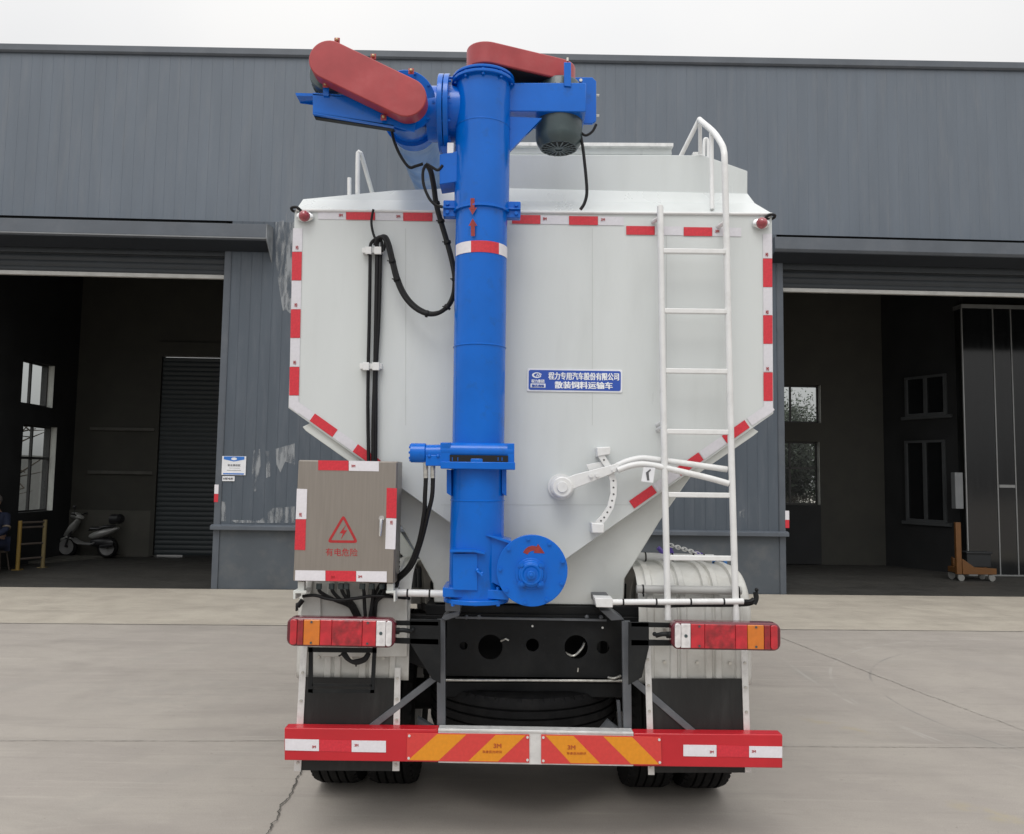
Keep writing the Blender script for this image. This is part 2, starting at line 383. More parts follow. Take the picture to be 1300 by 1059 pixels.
strip('ground_crack', [G(383,978), G(340,1062)], .010, .006, JOINT, seed=2, n=90)
strip('ground_crack', [G(383,978), G(470,860)], .009, .005, JOINT, seed=5, n=60)
strip('ground_joint', [W(-16, wap+.02, 0), W(18, wap+.02, 0)], .012, .003, JOINT2, seed=3, n=200)
strip('ground_joint', [W(-6, wap+.02, 0), W(-2.0, wap+.02, 0)], .014, .003, JOINT, seed=31, n=70)
strip('ground_joint', [G(-40,941), G(365,941)], .009, .002, JOINT2, seed=4, n=80)
strip('ground_joint', [G(990,948), G(1330,950)], .008, .003, JOINT2, seed=9, n=80)
strip('ground_crack', [G(990,809), G(1100,853), G(1160,876)], .013, .004, JOINT2, seed=6, n=60)
strip('ground_crack', [G(1090,850), G(1160,876), G(1320,935)], .011, .005, JOINT, seed=8, n=45) if False else strip('ground_crack', [G(1160,876), G(1320,935)], .010, .005, JOINT2, seed=8, n=80)

# =================================================================== FACTORY BUILDING
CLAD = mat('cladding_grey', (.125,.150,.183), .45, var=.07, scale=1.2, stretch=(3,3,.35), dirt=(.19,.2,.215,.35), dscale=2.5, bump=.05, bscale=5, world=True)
CLADP = mat('pier_cladding_shaded', (.074,.092,.115), .45, var=.08, scale=1.5, stretch=(3,3,.35), dirt=(.15,.16,.18,.3), dscale=3, world=True)  # cladding grey made darker: the shade lower on the wall is in this colour
TRIM = mat('trim_grey', (.088,.102,.122), .45, var=.12, scale=2, dirt=(.14,.15,.165,.4), dscale=3, world=True)
PLINTH = mat('plinth_grey', (.078,.092,.108), .6, var=.1, scale=2, dirt=(.15,.15,.15,.5), dscale=3, bump=.2, bscale=30, world=True)
SHUT = mat('shutter_shaded_grey', (.028,.034,.040), .5, var=.15, scale=3, world=True)  # grey lowered so the colour carries the shade under the canopies
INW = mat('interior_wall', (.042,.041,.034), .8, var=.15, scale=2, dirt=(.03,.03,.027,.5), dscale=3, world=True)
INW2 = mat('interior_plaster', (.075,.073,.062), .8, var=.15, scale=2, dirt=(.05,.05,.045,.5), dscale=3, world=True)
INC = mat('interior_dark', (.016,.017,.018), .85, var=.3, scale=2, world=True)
GIRT = mat('girt_steel', (.07,.068,.06), .6, var=.2, scale=4, world=True)
BARM = mat('shutter_bar', (.50,.50,.48), .45, var=.12, scale=5, world=True)
SOFF = mat('soffit_shade', (.016,.020,.027), .6, world=True)  # near-black colour holding the shade below the canopies
SMEAR = bpy.data.materials.new('filler_smear'); SMEAR.use_nodes = True
t = SMEAR.node_tree; bs = t.nodes['Principled BSDF']; bs.inputs['Base Color'].default_value = (.36,.38,.40,1); bs.inputs['Roughness'].default_value = .6
g_ = t.nodes.new('ShaderNodeNewGeometry'); mp_ = t.nodes.new('ShaderNodeMapping'); mp_.inputs['Scale'].default_value = (5,5,1.1)
n_ = t.nodes.new('ShaderNodeTexNoise'); n_.inputs['Scale'].default_value = 3.2; n_.inputs['Detail'].default_value = 6
r_ = t.nodes.new('ShaderNodeMapRange'); r_.inputs[1].default_value = .40; r_.inputs[2].default_value = .62; r_.inputs[4].default_value = .75
t.links.new(g_.outputs['Position'], mp_.inputs[0]); t.links.new(mp_.outputs[0], n_.inputs['Vector']); t.links.new(n_.outputs[0], r_.inputs[0]); t.links.new(r_.outputs[0], bs.inputs['Alpha'])

lw = Gf(86, 706); uLW = lw[0]; uL, uR = uLW-.35, 17.5
pl0 = F(283, 500)[0]; pl0 = (F(283,330)[0] + F(270,745)[0]) / 2        # left door / pier edge
pr0 = (F(991,330)[0] + F(1001,750)[0]) / 2                            # pier / right door edge
zbar = F(200, 348)[1]                                                 # bottom of the rolled shutter
zcan0 = F(170, 279)[1]; zcan1 = F(170, 298)[1]
zled = F(330, 667)[1]
e0, e1 = F(0, 66), F(1300, 90); c0, c1 = F(0, 57), F(1300, 81)
ztop = lambda u: e0[1] + (e1[1]-e0[1])*(u-e0[0])/(e1[0]-e0[0])
zcop = lambda u: c0[1] + (c1[1]-c0[1])*(u-c0[0])/(c1[0]-c0[0])
B = thing('factory_building', 'long dark grey corrugated steel factory hall with two wide open shutter doors behind the truck', 'building', W((uL+uR)/2, 0, 0))
def ribbed(m, u0, u1, zb, zt, w0=0., pitch=.17, dep=.0035, gw=.014):
    n = max(1, round((u1-u0)/pitch)); pt = (u1-u0)/n; prof = []
    for i in range(n):
        a = u0 + i*pt
        prof += [(a, w0), (a+pt-gw, w0), (a+pt-gw*.66, w0-dep), (a+pt-gw*.33, w0-dep)]
    prof.append((u1, w0))
    vs = []
    for u, w_ in prof: vs += [(u, w_, zb(u) if callable(zb) else zb), (u, w_, zt(u) if callable(zt) else zt)]
    m.add(vs, [(2*i, 2*i+2, 2*i+3, 2*i+1) for i in range(len(prof)-1)])
m = FB(); ribbed(m, uL, uR, zcan0+.02, ztop, dep=.0022, gw=.010); m.obj('wall_cladding', CLAD, B, smooth=False)
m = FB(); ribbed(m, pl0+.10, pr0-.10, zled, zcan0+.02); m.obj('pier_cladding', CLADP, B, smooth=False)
m = FB(); m.box((pl0+.02,-.10,0),(pr0-.02,-.012,zled-.03)); m.box((pl0+.02, -.2, zled-.03), (pl0+.04, -.02, zbar+.4)); m.box((pr0-.04, -.2, zled-.03), (pr0-.02, -.02, zbar+.4)); m.obj('plinth_wall', PLINTH, B, smooth=False)
for s, uu in ((1, pl0), (-1, pr0)):
    m = FB(); a, b = sorted((uu, uu + s*.10)); m.box((a, -.16, 0), (b, .006, zcan1)); a, b = sorted((uu+s*.10, uu + s*.112)); m.box((a, -.02, zled), (b, .014, zcan1)); m.obj('door_jamb', TRIM, B, bevel=.004)
m = FB(); m.quad([(uL, 0), (uR, 0)], 0, 0) if False else None
# ledge flashing (L profile) on top of the plinth
m = FB(); m.loft([[(u, w_, z) for w_, z in ((0.0, zled+.012), (.075, zled-.012), (.078, zled-.075), (.0, zled-.075), (-.012, zled-.03))] for u in (pl0-.03, pr0+.03)]); m.obj('ledge_flashing', TRIM, B, bevel=.006)
# coping
m = FB(); m.loft([[(u, w_, z) for w_, z in ((-.25, zcop(u)), (.05, zcop(u)), (.055, ztop(u)+.015), (.03, ztop(u)-.012), (-.25, ztop(u)-.012))] for u in (uL, uR)]); m.obj('roof_coping', TRIM, B, bevel=.005)
# canopies over the doors
def canopy(u0, u1, za, zb_):
    m = FB(); m.loft([[(u, w_, z) for w_, z in ((.335, zb_-.023), (.335, zb_-.03), (.02, zb_-.118), (.02, zb_-.104))] for u in (u0+.01, u1-.01)]); sf = m.obj('soffit_shade_panel', SOFF, B, smooth=False)  # added dark sheet standing for the shade on the canopy underside
    m = FB(); prof = ((.0, za+.03), (.36, za-.02), (.37, zb_+.02), (.34, zb_-.02), (.02, zb_-.10), (.0, zb_-.10))
    m.loft([[(u, w_, z) for w_, z in prof] for u in (u0, u1)]); o = m.obj('canopy', TRIM, B, bevel=.004)
    return o
za = F(170, 279, .37)[1]; zb = F(170, 299, .37)[1]; uce = F(338, 285, .37)[0]
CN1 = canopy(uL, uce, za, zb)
m = FB(); m.loft([[(uce+.002, .0, za+.04), (uce+.002, .36, za-.01), (uce+.002, .375, zb), (uce+.002, .34, zb-.03), (uce+.002, .0, zb-.28)], [(uce+.012, .0, za+.04), (uce+.012, .36, za-.01), (uce+.012, .375, zb), (uce+.012, .34, zb-.03), (uce+.012, .0, zb-.28)]]); m.obj('canopy_end_plate', mat('chalky_end_plate', (.26,.275,.29), .5, var=.35, scale=6, world=True), B)
# canopy front flange lip (lighter edge)
m = FB(); m.box((uL, .371, zb-.006), (uce, .382, zb+.014)); m.obj('canopy_lip', mat('lip_grey', (.2,.21,.22), .45, world=True), B)
ucr = F(984, 300, .37)[0]
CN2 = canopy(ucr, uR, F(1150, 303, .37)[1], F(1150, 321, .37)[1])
# shutters: rolled up, only the housing, a few slats and the pale bottom bar are down
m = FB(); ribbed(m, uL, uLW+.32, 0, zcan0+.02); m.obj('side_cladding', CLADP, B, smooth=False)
for u0, u1 in ((uLW+.3, pl0), (pr0, uR)):
    m = FB(); ns = 6; zt = zbar + .62; prof = []
    for i in range(ns):
        z0 = zbar+.03 + (zt-zbar-.03)*i/ns; dz = (zt-zbar-.03)/ns
        for k in range(5): prof.append((-.14 + .012*math.sin(math.pi*k/5), z0 + dz*k/5))
    prof.append((-.14, zt)); vs = []
    for w_, z in prof: vs += [(u0, w_, z), (u1, w_, z)]
    m.add(vs, [(2*i, 2*i+1, 2*i+3, 2*i+2) for i in range(len(prof)-1)])
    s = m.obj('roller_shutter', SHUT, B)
    m = FB(); m.box((u0, -.17, zbar-.03), (u1, -.10, zbar+.035)); m.obj('bottom_bar', BARM, s, bevel=.006)
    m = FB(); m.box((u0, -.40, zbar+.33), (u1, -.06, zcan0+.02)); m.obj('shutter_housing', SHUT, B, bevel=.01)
# jamb reflectors
for px, py in ((274.5, 627), (999.5, 660)):
    u, z = F(px, py, .01)
    m = FB(); m.box((u-.032, .0065, z), (u+.032, .009, z+.145)); a = m.obj('jamb_reflector', TWH, B, smooth=False)
    m = FB(); m.box((u-.032, .0065, z-.13), (u+.032, .009, z-.001)); m.obj('red_half', TRED, a, smooth=False)
# filler smears on the wall
def smear(m, px, w_=.003, z_=None, seed=0):
    rnd = random.Random(seed); pts = [F(a, b, w_) for a, b in px]
    m.add([(u, w_, z) for u, z in pts], [tuple(range(len(pts)))])
m = FB()
smear(m, [(350,282),(360,280),(362,300),(366,330),(364,392),(359,395),(354,362),(350,330)])
smear(m, [(363,272),(372,262),(376,300),(375,395),(368,398),(362,392),(362,330)], .0045)
smear(m, [(322,572),(330,570),(331,590),(327,624),(322,624),(320,600)], .0045)
smear(m, [(337,573),(343,573),(343,605),(338,607)]); smear(m, [(350,570),(374,563),(374,590),(362,586),(356,600),(351,590)])
smear(m, [(281,636),(286,638),(287,662),(281,662)]); smear(m, [(346,645),(374,643),(374,664),(300,664),(290,660),(330,661)], .006)
smear(m, [(938,650),(946,645),(947,662),(940,668)])
m.obj('filler_smear', SMEAR, B, smooth=False)
# interior shell -----------------------------------------------------------
lw = Gf(86, 706); rb = Gf(1125, 718)                 # left back corner, right back corner
wB = lw[1]; uLW = lw[0]; zc = 7.6
wRB = rb[1]
def wall(name, u0, w0, u1, w1, z0, z1, mt, th=.12, parent=B, holes=()):
    """wall between two plan points, with rectangular holes (s0, s1, z0, z1) along its length"""
    a = Vector((u0, w0, 0)); b = Vector((u1, w1, 0)); L_ = (b-a).length; d = (b-a)/L_; n = Vector((-d.y, d.x, 0))*th
    ss = sorted({0, L_} | {h[0] for h in holes} | {h[1] for h in holes}); zs = sorted({z0, z1} | {h[2] for h in holes} | {h[3] for h in holes})
    m = FB(); f0 = lambda i, j: a + d*ss[i] + Vector((0,0,zs[j]))
    for i in range(len(ss)-1):
        for j in range(len(zs)-1):
            cs, cz = (ss[i]+ss[i+1])/2, (zs[j]+zs[j+1])/2
            if any(h[0] < cs < h[1] and h[2] < cz < h[3] for h in holes): continue
            q = [f0(i,j), f0(i+1,j), f0(i+1,j+1), f0(i,j+1)]
            m.loft([q, [p+n for p in q]])
    return m.obj(name, mt, parent, smooth=False)
def on_line(px, u0, w0, u1, w1):                     # where the pixel column meets a plan line -> distance along it, and z of (px,py)
    d = ray(*px); o = CAM; a = W(u0, w0, 0); b = W(u1, w1, 0); e = (b-a); Ln = e.length; e = e/Ln; n = Vector((e.y, -e.x, 0))
    t = (a-o).dot(n)/d.dot(n); q = o + d*t; return (q-a).dot(e), q.z
GLASS = bpy.data.materials.new('window_glass'); GLASS.use_nodes = True
t = GLASS.node_tree; t.nodes.remove(t.nodes['Principled BSDF']); gl = t.nodes.new('ShaderNodeBsdfGlossy'); gl.inputs['Roughness'].default_value = .03
tr = t.nodes.new('ShaderNodeBsdfTransparent'); tr.inputs[0].default_value = (.80,.83,.82,1); ms = t.nodes.new('ShaderNodeMixShader'); fr = t.nodes.new('ShaderNodeFresnel')
t.links.new(fr.outputs[0], ms.inputs[0]); t.links.new(tr.outputs[0], ms.inputs[1]); t.links.new(gl.outputs[0], ms.inputs[2]); t.links.new(ms.outputs[0], t.nodes['Material Output'].inputs[0])
REVEAL = mat('white_reveal', (.5,.51,.48), .6)
WFR = mat('window_frame_dark', (.03,.03,.03), .5)
def window(line, pxa, pxb, bars, reveal=None):       # pxa (left, top) pxb (right, bottom) on a plan line
    s0, zt_ = on_line((pxa[0], pxa[1]), *line); s1, zb_ = on_line((pxb[0], pxb[1]), *line); _, zt2 = on_line((pxb[0], pxa[1]), *line)
    zt_ = (zt_ + zt_)/2
    return (min(s0,s1), max(s0,s1), min(zb_, zt_), max(zb_, zt_))
def build_window(line, h, vbars, hbars):
    a = Vector((line[0], line[1], 0)); b = Vector((line[2], line[3], 0)); d = (b-a).normalized(); n = Vector((-d.y, d.x, 0))
    pt = lambda s, z, o=.05: a + d*s + n*(-o-.08) + Vector((0,0,z))
    m = FB(); s0, s1, z0, z1 = h; t_ = .035
    def bar(sa, za_, sb, zb_, wd=t_, th=.05): m.loft([[pt(sa, za_, .03), pt(sb, za_ if za_ != zb_ and sa != sb else za_, .03), pt(sb, zb_, .03), pt(sa, zb_, .03)], [pt(sa, za_, .08), pt(sb, za_, .08), pt(sb, zb_, .08), pt(sa, zb_, .08)]])
    bar(s0, z0, s1, z0+t_); bar(s0, z1-t_, s1, z1); bar(s0, z0+t_, s0+t_, z1-t_); bar(s1-t_, z0+t_, s1, z1-t_)
    for v in vbars: c = s0 + (s1-s0)*v; bar(c-.018, z0+t_, c+.018, z1-t_)
    for v in hbars: c = z0 + (z1-z0)*v; bar(s0+t_, c-.024, s1-t_, c+.024)
    f = m.obj('window', WFR, B, smooth=False)
    m = FB(); m.add([pt(s0, z0, .055), pt(s1, z0, .055), pt(s1, z1, .055), pt(s0, z1, .055)], [(0,1,2,3)]); m.obj('pane', GLASS, f, smooth=False)
    m = FB(); rv = .10
    m.loft([[pt(s1, z0, q), pt(s1-.008, z0, q), pt(s1-.008, z1, q), pt(s1, z1, q)] for q in (-.09, .027)])
    m.obj('reveal', REVEAL, f, smooth=False)
# left side wall, running from the facade to the back (seen edge-on through the left door)
LWL = (uLW, -.2, uLW, wB)
hs = [window(LWL, (30, 455), (66, 518), 1), window(LWL, (30, 538), (66, 648), 1)]
hs = [(h[0], h[1], h[2], h[3]) for h in hs]
hs2 = [(h[0]-1.75, h[0]-.22, h[2], h[3]) for h in hs]
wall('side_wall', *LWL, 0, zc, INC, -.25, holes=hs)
for h in hs: build_window(LWL, h, (.45,), (.62,) if h[3]-h[2] > 1.2 else ())
for h in []: build_window(LWL, h, (.5,), (.62,) if h[3]-h[2] > 1.2 else ())
# back wall left with a closed inner roller door
udA = Gf(200, 706)[0]; udB = udA + 1.75; zd = F(200, 452, wB)[1]
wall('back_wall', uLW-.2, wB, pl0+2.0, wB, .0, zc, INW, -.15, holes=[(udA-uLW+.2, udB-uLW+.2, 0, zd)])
m = FB(); m.box((uLW, wB-.03 if False else wB+.0, .0), (udA-.09, wB+.035, F(150, 648, wB)[1])); m.obj('masonry_dado', INW2, B, smooth=False)
for py in (545, 600): 
    z = F(160, py, wB)[1]; m = FB(); m.box((uLW+.35, wB+.002, z-.035), (udA-.09, wB+.07, z+.035)); m.obj('wall_girt', GIRT, B, bevel=.004)
m = FB(); m.box((udA-.09, wB+.001, .02), (udA, wB+.06, zd)); m.box((udA-.09, wB+.001, zd), (udB+.09, wB+.08, zd+.3)); m.obj('inner_door_frame', INW, B, smooth=False)
m = FB(); prof = []; nn = 42
for i in range(nn):
    for k in range(4): prof.append((wB-.02 + .014*math.sin(math.pi*k/4), .045 + (zd-.045)*(i + k/4)/nn))
vs = []
for w_, z in prof: vs += [(udA, w_, z), (udB, w_, z)]
m.add(vs, [(2*i, 2*i+1, 2*i+3, 2*i+2) for i in range(len(prof)-1)]); m.obj('inner_roller_door', mat('inner_shutter', (.026,.034,.038), .5, var=.1, scale=2, world=True), B)
m = FB(); m.box((udA+.6, wB-.04, .005), (udB, wB+.0, .045)); m.obj('door_threshold', INC, B, smooth=False)
# partition, ceiling, right wing
um = (pl0+pr0)/2
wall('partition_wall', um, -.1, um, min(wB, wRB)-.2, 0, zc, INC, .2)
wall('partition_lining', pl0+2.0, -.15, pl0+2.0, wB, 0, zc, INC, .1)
BKR = (um, wRB, rb[0], wRB)
h1 = window(BKR, (970, 488), (1042, 537), 1); h2 = window(BKR, (970, 560), (1041, 641), 1)
# back wall of the right wing
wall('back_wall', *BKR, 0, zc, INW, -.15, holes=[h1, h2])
build_window(BKR, h1, (.5,), ()); build_window(BKR, h2, (.5,), (.58,))
m = FB(); u, z = F(1040, 641, wRB); m.box((u-2.2, wRB+.01, .02), (u, wRB+.09, z-.01)); m.obj('lower_wall_panel', INC, B, smooth=False)
# return wall with unlit windows
c1p = Gf(1228, 730); DK = (rb[0], wRB, c1p[0], c1p[1])
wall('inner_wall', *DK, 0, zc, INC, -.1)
def dark_window(line, a, b):
    s0, zt_ = on_line(a, *line); s1, zb_ = on_line(b, *line)
    A = Vector((line[0], line[1], 0)); Bv = Vector((line[2], line[3], 0)); d = (Bv-A).normalized(); n = Vector((d.y, -d.x, 0))
    if (W(*(A+n)) - CAM).length > (W(*A) - CAM).length: n = -n
    pt = lambda s, z, o: A + d*s + n*o + Vector((0,0,z)); m = FB()
    def br(sa, za_, sb, zb2): m.loft([[pt(sa,za_,.002), pt(sb,za_,.002), pt(sb,zb2,.002), pt(sa,zb2,.002)], [pt(sa,za_,.06), pt(sb,za_,.06), pt(sb,zb2,.06), pt(sa,zb2,.06)]])
    t_ = .05; br(s0, zb_, s1, zb_+t_); br(s0, zt_-t_, s1, zt_); br(s0, zb_+t_, s0+t_, zt_-t_); br(s1-t_, zb_+t_, s1, zt_-t_); c = (s0+s1)/2; br(c-.03, zb_+t_, c+.03, zt_-t_)
    br(s0-.1, zb_-.07, s1+.1, zb_-.003)
    f = m.obj('dark_window', mat('dark_frame', (.07,.075,.078), .5), B, smooth=False)
    m = FB(); m.add([pt(s0,zb_,.01), pt(s1,zb_,.01), pt(s1,zt_,.01), pt(s0,zt_,.01)], [(0,1,2,3)]); m.obj('dark_pane', mat('dark_glass', (.012,.013,.014), .15), f, smooth=False)
dark_window(DK, (1150, 480), (1203, 526)); dark_window(DK, (1150, 560), (1203, 664))
# glossy booth panels on the far right
BOOTH = mat('glossy_booth_panel', (.010,.011,.012), .10, metal=0, spec=.6, var=.2, scale=2, stretch=(6,6,.4), rvar=.04, bump=.12, bscale=3)
EDGE = mat('booth_edge_trim', (.34,.35,.35), .35, metal=.5)
bo = thing('spray_booth', 'tall glossy dark metal booth with vertical pale edge strips inside the right doorway', 'booth', W(c1p[0]+2, c1p[1], 0))
wbt = c1p[1] + .15; zt_b = F(1260, 392, wbt)[1]; us = [F(q, 600, wbt)[0] for q in (1226, 1266, 1289, 1330, 1375, 1420)]
for i in range(len(us)-1):
    m = FB(); m.box((us[i]+.012, wbt-.3, .03), (us[i+1]-.012, wbt, zt_b)); m.obj('panel', BOOTH, bo, bevel=.004)
for i in range(len(us)):
    m = FB(); m.box((us[i]-.011, wbt-.02, .02), (us[i]+.011, wbt+.012, zt_b)); m.obj('edge_strip', EDGE, bo)
u0, z0 = F(1268, 616, wbt); u1, z1 = F(1288, 612, wbt); m = FB(); m.box((u0, wbt+.003, z0-.05), (u1, wbt+.02, z0+.01)); m.obj('vent_slot', EDGE, bo, bevel=.003)
m = FB(); m.box((us[0], wbt-.3, zt_b), (us[-1], wbt+.01, zt_b+.08)); m.box((us[0]-.02, wbt-.28, .006), (us[-1], wbt+.04, .03)); m.obj('frame', EDGE, bo)
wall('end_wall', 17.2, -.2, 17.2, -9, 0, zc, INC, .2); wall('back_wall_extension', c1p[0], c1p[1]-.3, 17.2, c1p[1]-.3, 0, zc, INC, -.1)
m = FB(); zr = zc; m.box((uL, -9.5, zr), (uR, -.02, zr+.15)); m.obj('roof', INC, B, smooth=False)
wall('gable_wall', uL, -.02, uL, -9.4, 0, zc, CLADP, .1) if False else None
m = FB(); m.box((uL, -.35, zcan0+.02), (uR, -.03, 7.9)); m.obj('lintel_beam', INC, B, smooth=False)
# little grey box beside the booth
u, z = F(1213, 646, c1p[1]+.25); u2, z2 = F(1222, 600, c1p[1]+.25)
m = FB(); m.box((u, c1p[1]+.12, z), (u2, c1p[1]+.26, z2)); tag(m.obj('electrical_box', mat('box_grey', (.22,.23,.24), .5), None, bevel=.01), 'small pale grey electrical box on the dark wall left of the booth', 'electrical box')

# notices on the pier
def notice():
    Y_ = .012
    th = thing('notice', 'white wall notice with blue header band fixed beside the left doorway', 'notice', W(F(297,603,.02)[0], .02, F(297,603,.02)[1]))
    q = [F(281.5,579,.02), F(312.5,579,.02), F(312,603,.02), F(281,603,.02)]
    x0, x1 = q[3][0], q[1][0]; z1, z0 = q[0][1], q[3][1]
    m = FB(); m.box((x0, .007, z0), (x1, .015, z1)); m.obj('backing_board', PAPER, th, bevel=.002)
    w_ = x1-x0; h_ = z1-z0
    m = FB(); m.quad([(x0+.07*w_, z1-.005), (x0+.07*w_, z1-.17*h_), (x0+.5*w_, z1-.28*h_), (x0+.93*w_, z1-.17*h_), (x0+.93*w_, z1-.005)], .0155, .017)
    m.quad([(x0+.07*w_, z0+.01), (x0+.93*w_, z0+.01), (x0+.93*w_, z0+.10*h_), (x0+.07*w_, z0+.10*h_)], .0155, .017); m.obj('blue_band', SIGNB2, th, smooth=False)
    m = FB(); m.quad([(x0+.5*w_+.12*w_*math.cos(a*.5236), z1-.14*h_+.075*h_*math.sin(a*.5236)) for a in range(12)], .0172, .018); m.obj('emblem', PAPER, th, smooth=False)
    m = MB(); put_text(m, '安全责任区', lambda s, t_, d: W(x0+(.24+.54*s)*w_, .0155+.001*d, z0+(.46+.12*t_)*h_), .01)
    m2 = FB(); m2.box((x0+.3*w_, .0155, z0+.36*h_), (x0+.75*w_, .016, z0+.375*h_)); m2.box((x0+.22*w_, .0155, z0+.24*h_), (x0+.8*w_, .016, z0+.26*h_))
    m.add([W(v.x, v.y, v.z) for v in m2.v], m2.f); m.obj('lettering', INKD, th, smooth=False)
notice()
q0 = F(281.5, 604.5, .02); q1 = F(297.5, 611, .02)
m = FB(); m.box((q0[0], .006, q1[1]), (q1[0], .012, q0[1])); lab = m.obj('small_plate', PAPER, None, bevel=.001); tag(lab, 'tiny white plate with dark lettering hanging below the blue and white notice', 'plate')
m = MB(); put_text(m, '8/配电柜', lambda s, t_, d: W(q0[0]+(.1+.8*s)*(q1[0]-q0[0]), .0125+.001*d, q1[1]+(.28+.45*t_)*(q0[1]-q1[1])), .02); m.obj('lettering', INKD, lab, smooth=False)

# behind the building: boundary wall, trees and a pylon seen through the windows
m = FB(); m.box((-26, wB-1.2, 0), (uLW-2.4, wB-1.0, 2.1)) if False else m.box((uLW-5.2, -16, 0), (uLW-5.0, 2, 2.25)); bw = m.obj('boundary_wall', mat('boundary_wall_grey', (.24,.24,.23), .8, world=True), None, smooth=False)
tag(bw, 'grey boundary wall outside the left garage window', 'wall')
LEAF = [mat('leaf_%s' % n, c, .6, var=.35, scale=3, world=True) for n, c in (('dark', (.05,.085,.04)), ('mid', (.10,.15,.075)), ('pale', (.17,.22,.13)))]
BARK = mat('bark', (.09,.075,.06), .85, var=.3, scale=9, bump=.4)
def tree(u, w_, h, r, n, leafy, label, seed, name='tree'):
    rnd = random.Random(seed); o = W(u, w_, 0); t_ = thing(name, label, 'tree', o, 'trees behind the building')
    m = MB(); top = o + Vector((rnd.uniform(-.3,.3), 0, h*.8)); m.tube([o, o.lerp(top,.4)+Vector((.1,0,0)), top], [.14, .10, .04]); tips = []
    for i in range(14):
        a = o.lerp(top, rnd.uniform(.08,1)); an = rnd.uniform(0, 6.28); L_ = r*rnd.uniform(.5,1)
        b = a + Vector((math.cos(an)*L_, math.sin(an)*L_, L_*rnd.uniform(.3,1))); c = a.lerp(b,.5)+Vector((0,0,.15)); m.tube([a, c, b], [.045,.03,.012], n=6); tips.append(b)
        for k in range(4):
            e = a.lerp(b, rnd.uniform(.3,1)); f = e + Vector((rnd.uniform(-1,1), rnd.uniform(-1,1), rnd.uniform(0,1)))*r*.4; m.tube([e, f], [.018,.006], n=4); tips.append(f)
    m.obj('trunk', BARK, t_)
    if leafy:
        m = MB()
        for i in range(n):
            c = rnd.choice(tips) + Vector([rnd.gauss(0, r*.17) for _ in range(3)]); s = rnd.uniform(.03,.06)*(2.2 if seed == 3 else 1)
            a = Vector([rnd.gauss(0,1) for _ in range(3)]).normalized(); b = a.orthogonal().normalized()
            m.cur = rnd.choice((0,0,1,1,2)); m.add([c-a*s, c+b*s*.5, c+a*s, c-b*s*.5], [(0,1,2,3)])
        m.obj('crown', LEAF, t_, smooth=False)
ub = F(1022, 560, wRB)[0]
tree(ub-1.6, wRB-5, 4.2, 1.8, 30000, True, 'leafy green tree seen low in the left part of the right garage windows', 1)
tree(ub+1.1, wRB-6, 3.6, 1.7, 30000, True, 'bushy green tree seen through the right garage windows, behind the pylon foot', 2)
tree(ub+.1, wRB-7, 3.6, 2.6, 40000, True, 'farthest green tree seen through the right garage windows, straight behind the panes', 3)
tree(uLW-3.2, wB-1.9, 6.0, 1.8, 0, False, 'bare branched tree outside the left garage windows', 4, 'bare_tree')
py_ = thing('pylon', 'pale lattice power pylon seen through the upper right garage window', 'pylon', W(ub-.9, wRB-24, 0))
m = MB()
for s in (-.5,.5): m.bar(W(ub-.9+s, wRB-24, 0), W(ub-.9+s*.5, wRB-24, 12), .16, .16)
for i in range(20): z = i*.6; s = .5-.25*z/12; m.bar(W(ub-.9-s, wRB-24, z), W(ub-.9+s, wRB-24, z+.6), .07, .07)
m.obj('mast', GIRT, py_); m = MB()
for z in (5.4, 7.0): m.bar(W(ub-3.4, wRB-24, z), W(ub+1.6, wRB-24, z), .12, .12)
m.obj('crossarm', GIRT, py_)

# =================================================================== THE TRUCK
PY = 0.16                                  # plane of the tank's rear panel
T = thing('feed_truck', 'white feed tanker truck seen from behind with blue auger pipe and red striped bumper', 'truck', (0, 2.5, 0))
FRONT = 5.3
def pv(px, py, Y): return P(px, py, Y)
# --- rear panel
m = MB(); m.pp([(374,268),(980,273),(982,525),(677,739),(366,518)], PY, PY+.02); m.obj('rear_panel', WHITE, T, bevel=.003)
# vertical sheet seams on the panel
m = MB()
for x0 in (515, 752, 846): m.bar(P(x0, 290, PY-.0005), P(x0, 540, PY-.0005), .0022, .0012, up=(0,1,0))
a, b = P(560, 641, PY-.0005), P(800, 641, PY-.0005); m.bar(a, b, .0022, .0012, up=(0,1,0))
m.obj('panel_seam', mat('seam_shadowless_paint', (.50,.52,.51), .5), T)
m = MB(); m.tube([P(376,267,PY-.004), P(980,272,PY-.004)], .008); m.obj('top_bead', WHITE2, T)
# lip plates running along the V
for q in ([(366,517),(392,534),(384,542),(512,633),(540,660),(540,628)], [(982,524),(965,536),(960,549),(838,637),(815,655),(815,632)]):
    pass
m = MB(); m.pp([(396,536),(384,542),(388,547),(470,605),(500,600)], PY+.022, PY+.05); m.obj('panel_lip', HOPW, T, bevel=.003)
m = MB(); m.pp([(952,541),(963,548),(957,553),(880,606),(850,600)], PY+.022, PY+.05); m.obj('panel_lip', HOPW, T, bevel=.003)
# --- hopper: leans away towards the bottom
def hop(px, py): Y = PY + .055 + .0006*max(0, py-592); q = P(px, py, Y); return q
out = [(380,270),(976,274),(978,524),(885,594),(838,661),(793,735),(792,769),(551,765),(550,741),(512,672),(466,591),(371,518)]
rear = [hop(*q) for q in out]; front = [Vector((v.x, FRONT, v.z)) for v in rear]
m = MB(); m.loft([rear, front]); m.obj('hopper', HOPW, T, bevel=.006)
m = MB(); 
for y_ in (1.4, 2.7, 4.0):
    q = [Vector((v.x*1.012, y_, v.z + (.0 if k < 2 else -.004))) for k, v in enumerate(rear)]; m.loft([q[2:5], [v+Vector((0,.05,0)) for v in q[2:5]]], caps=True); m.loft([q[9:12], [v+Vector((0,.05,0)) for v in q[9:12]]])
m.obj('side_rib', HOPW, T, smooth=False)
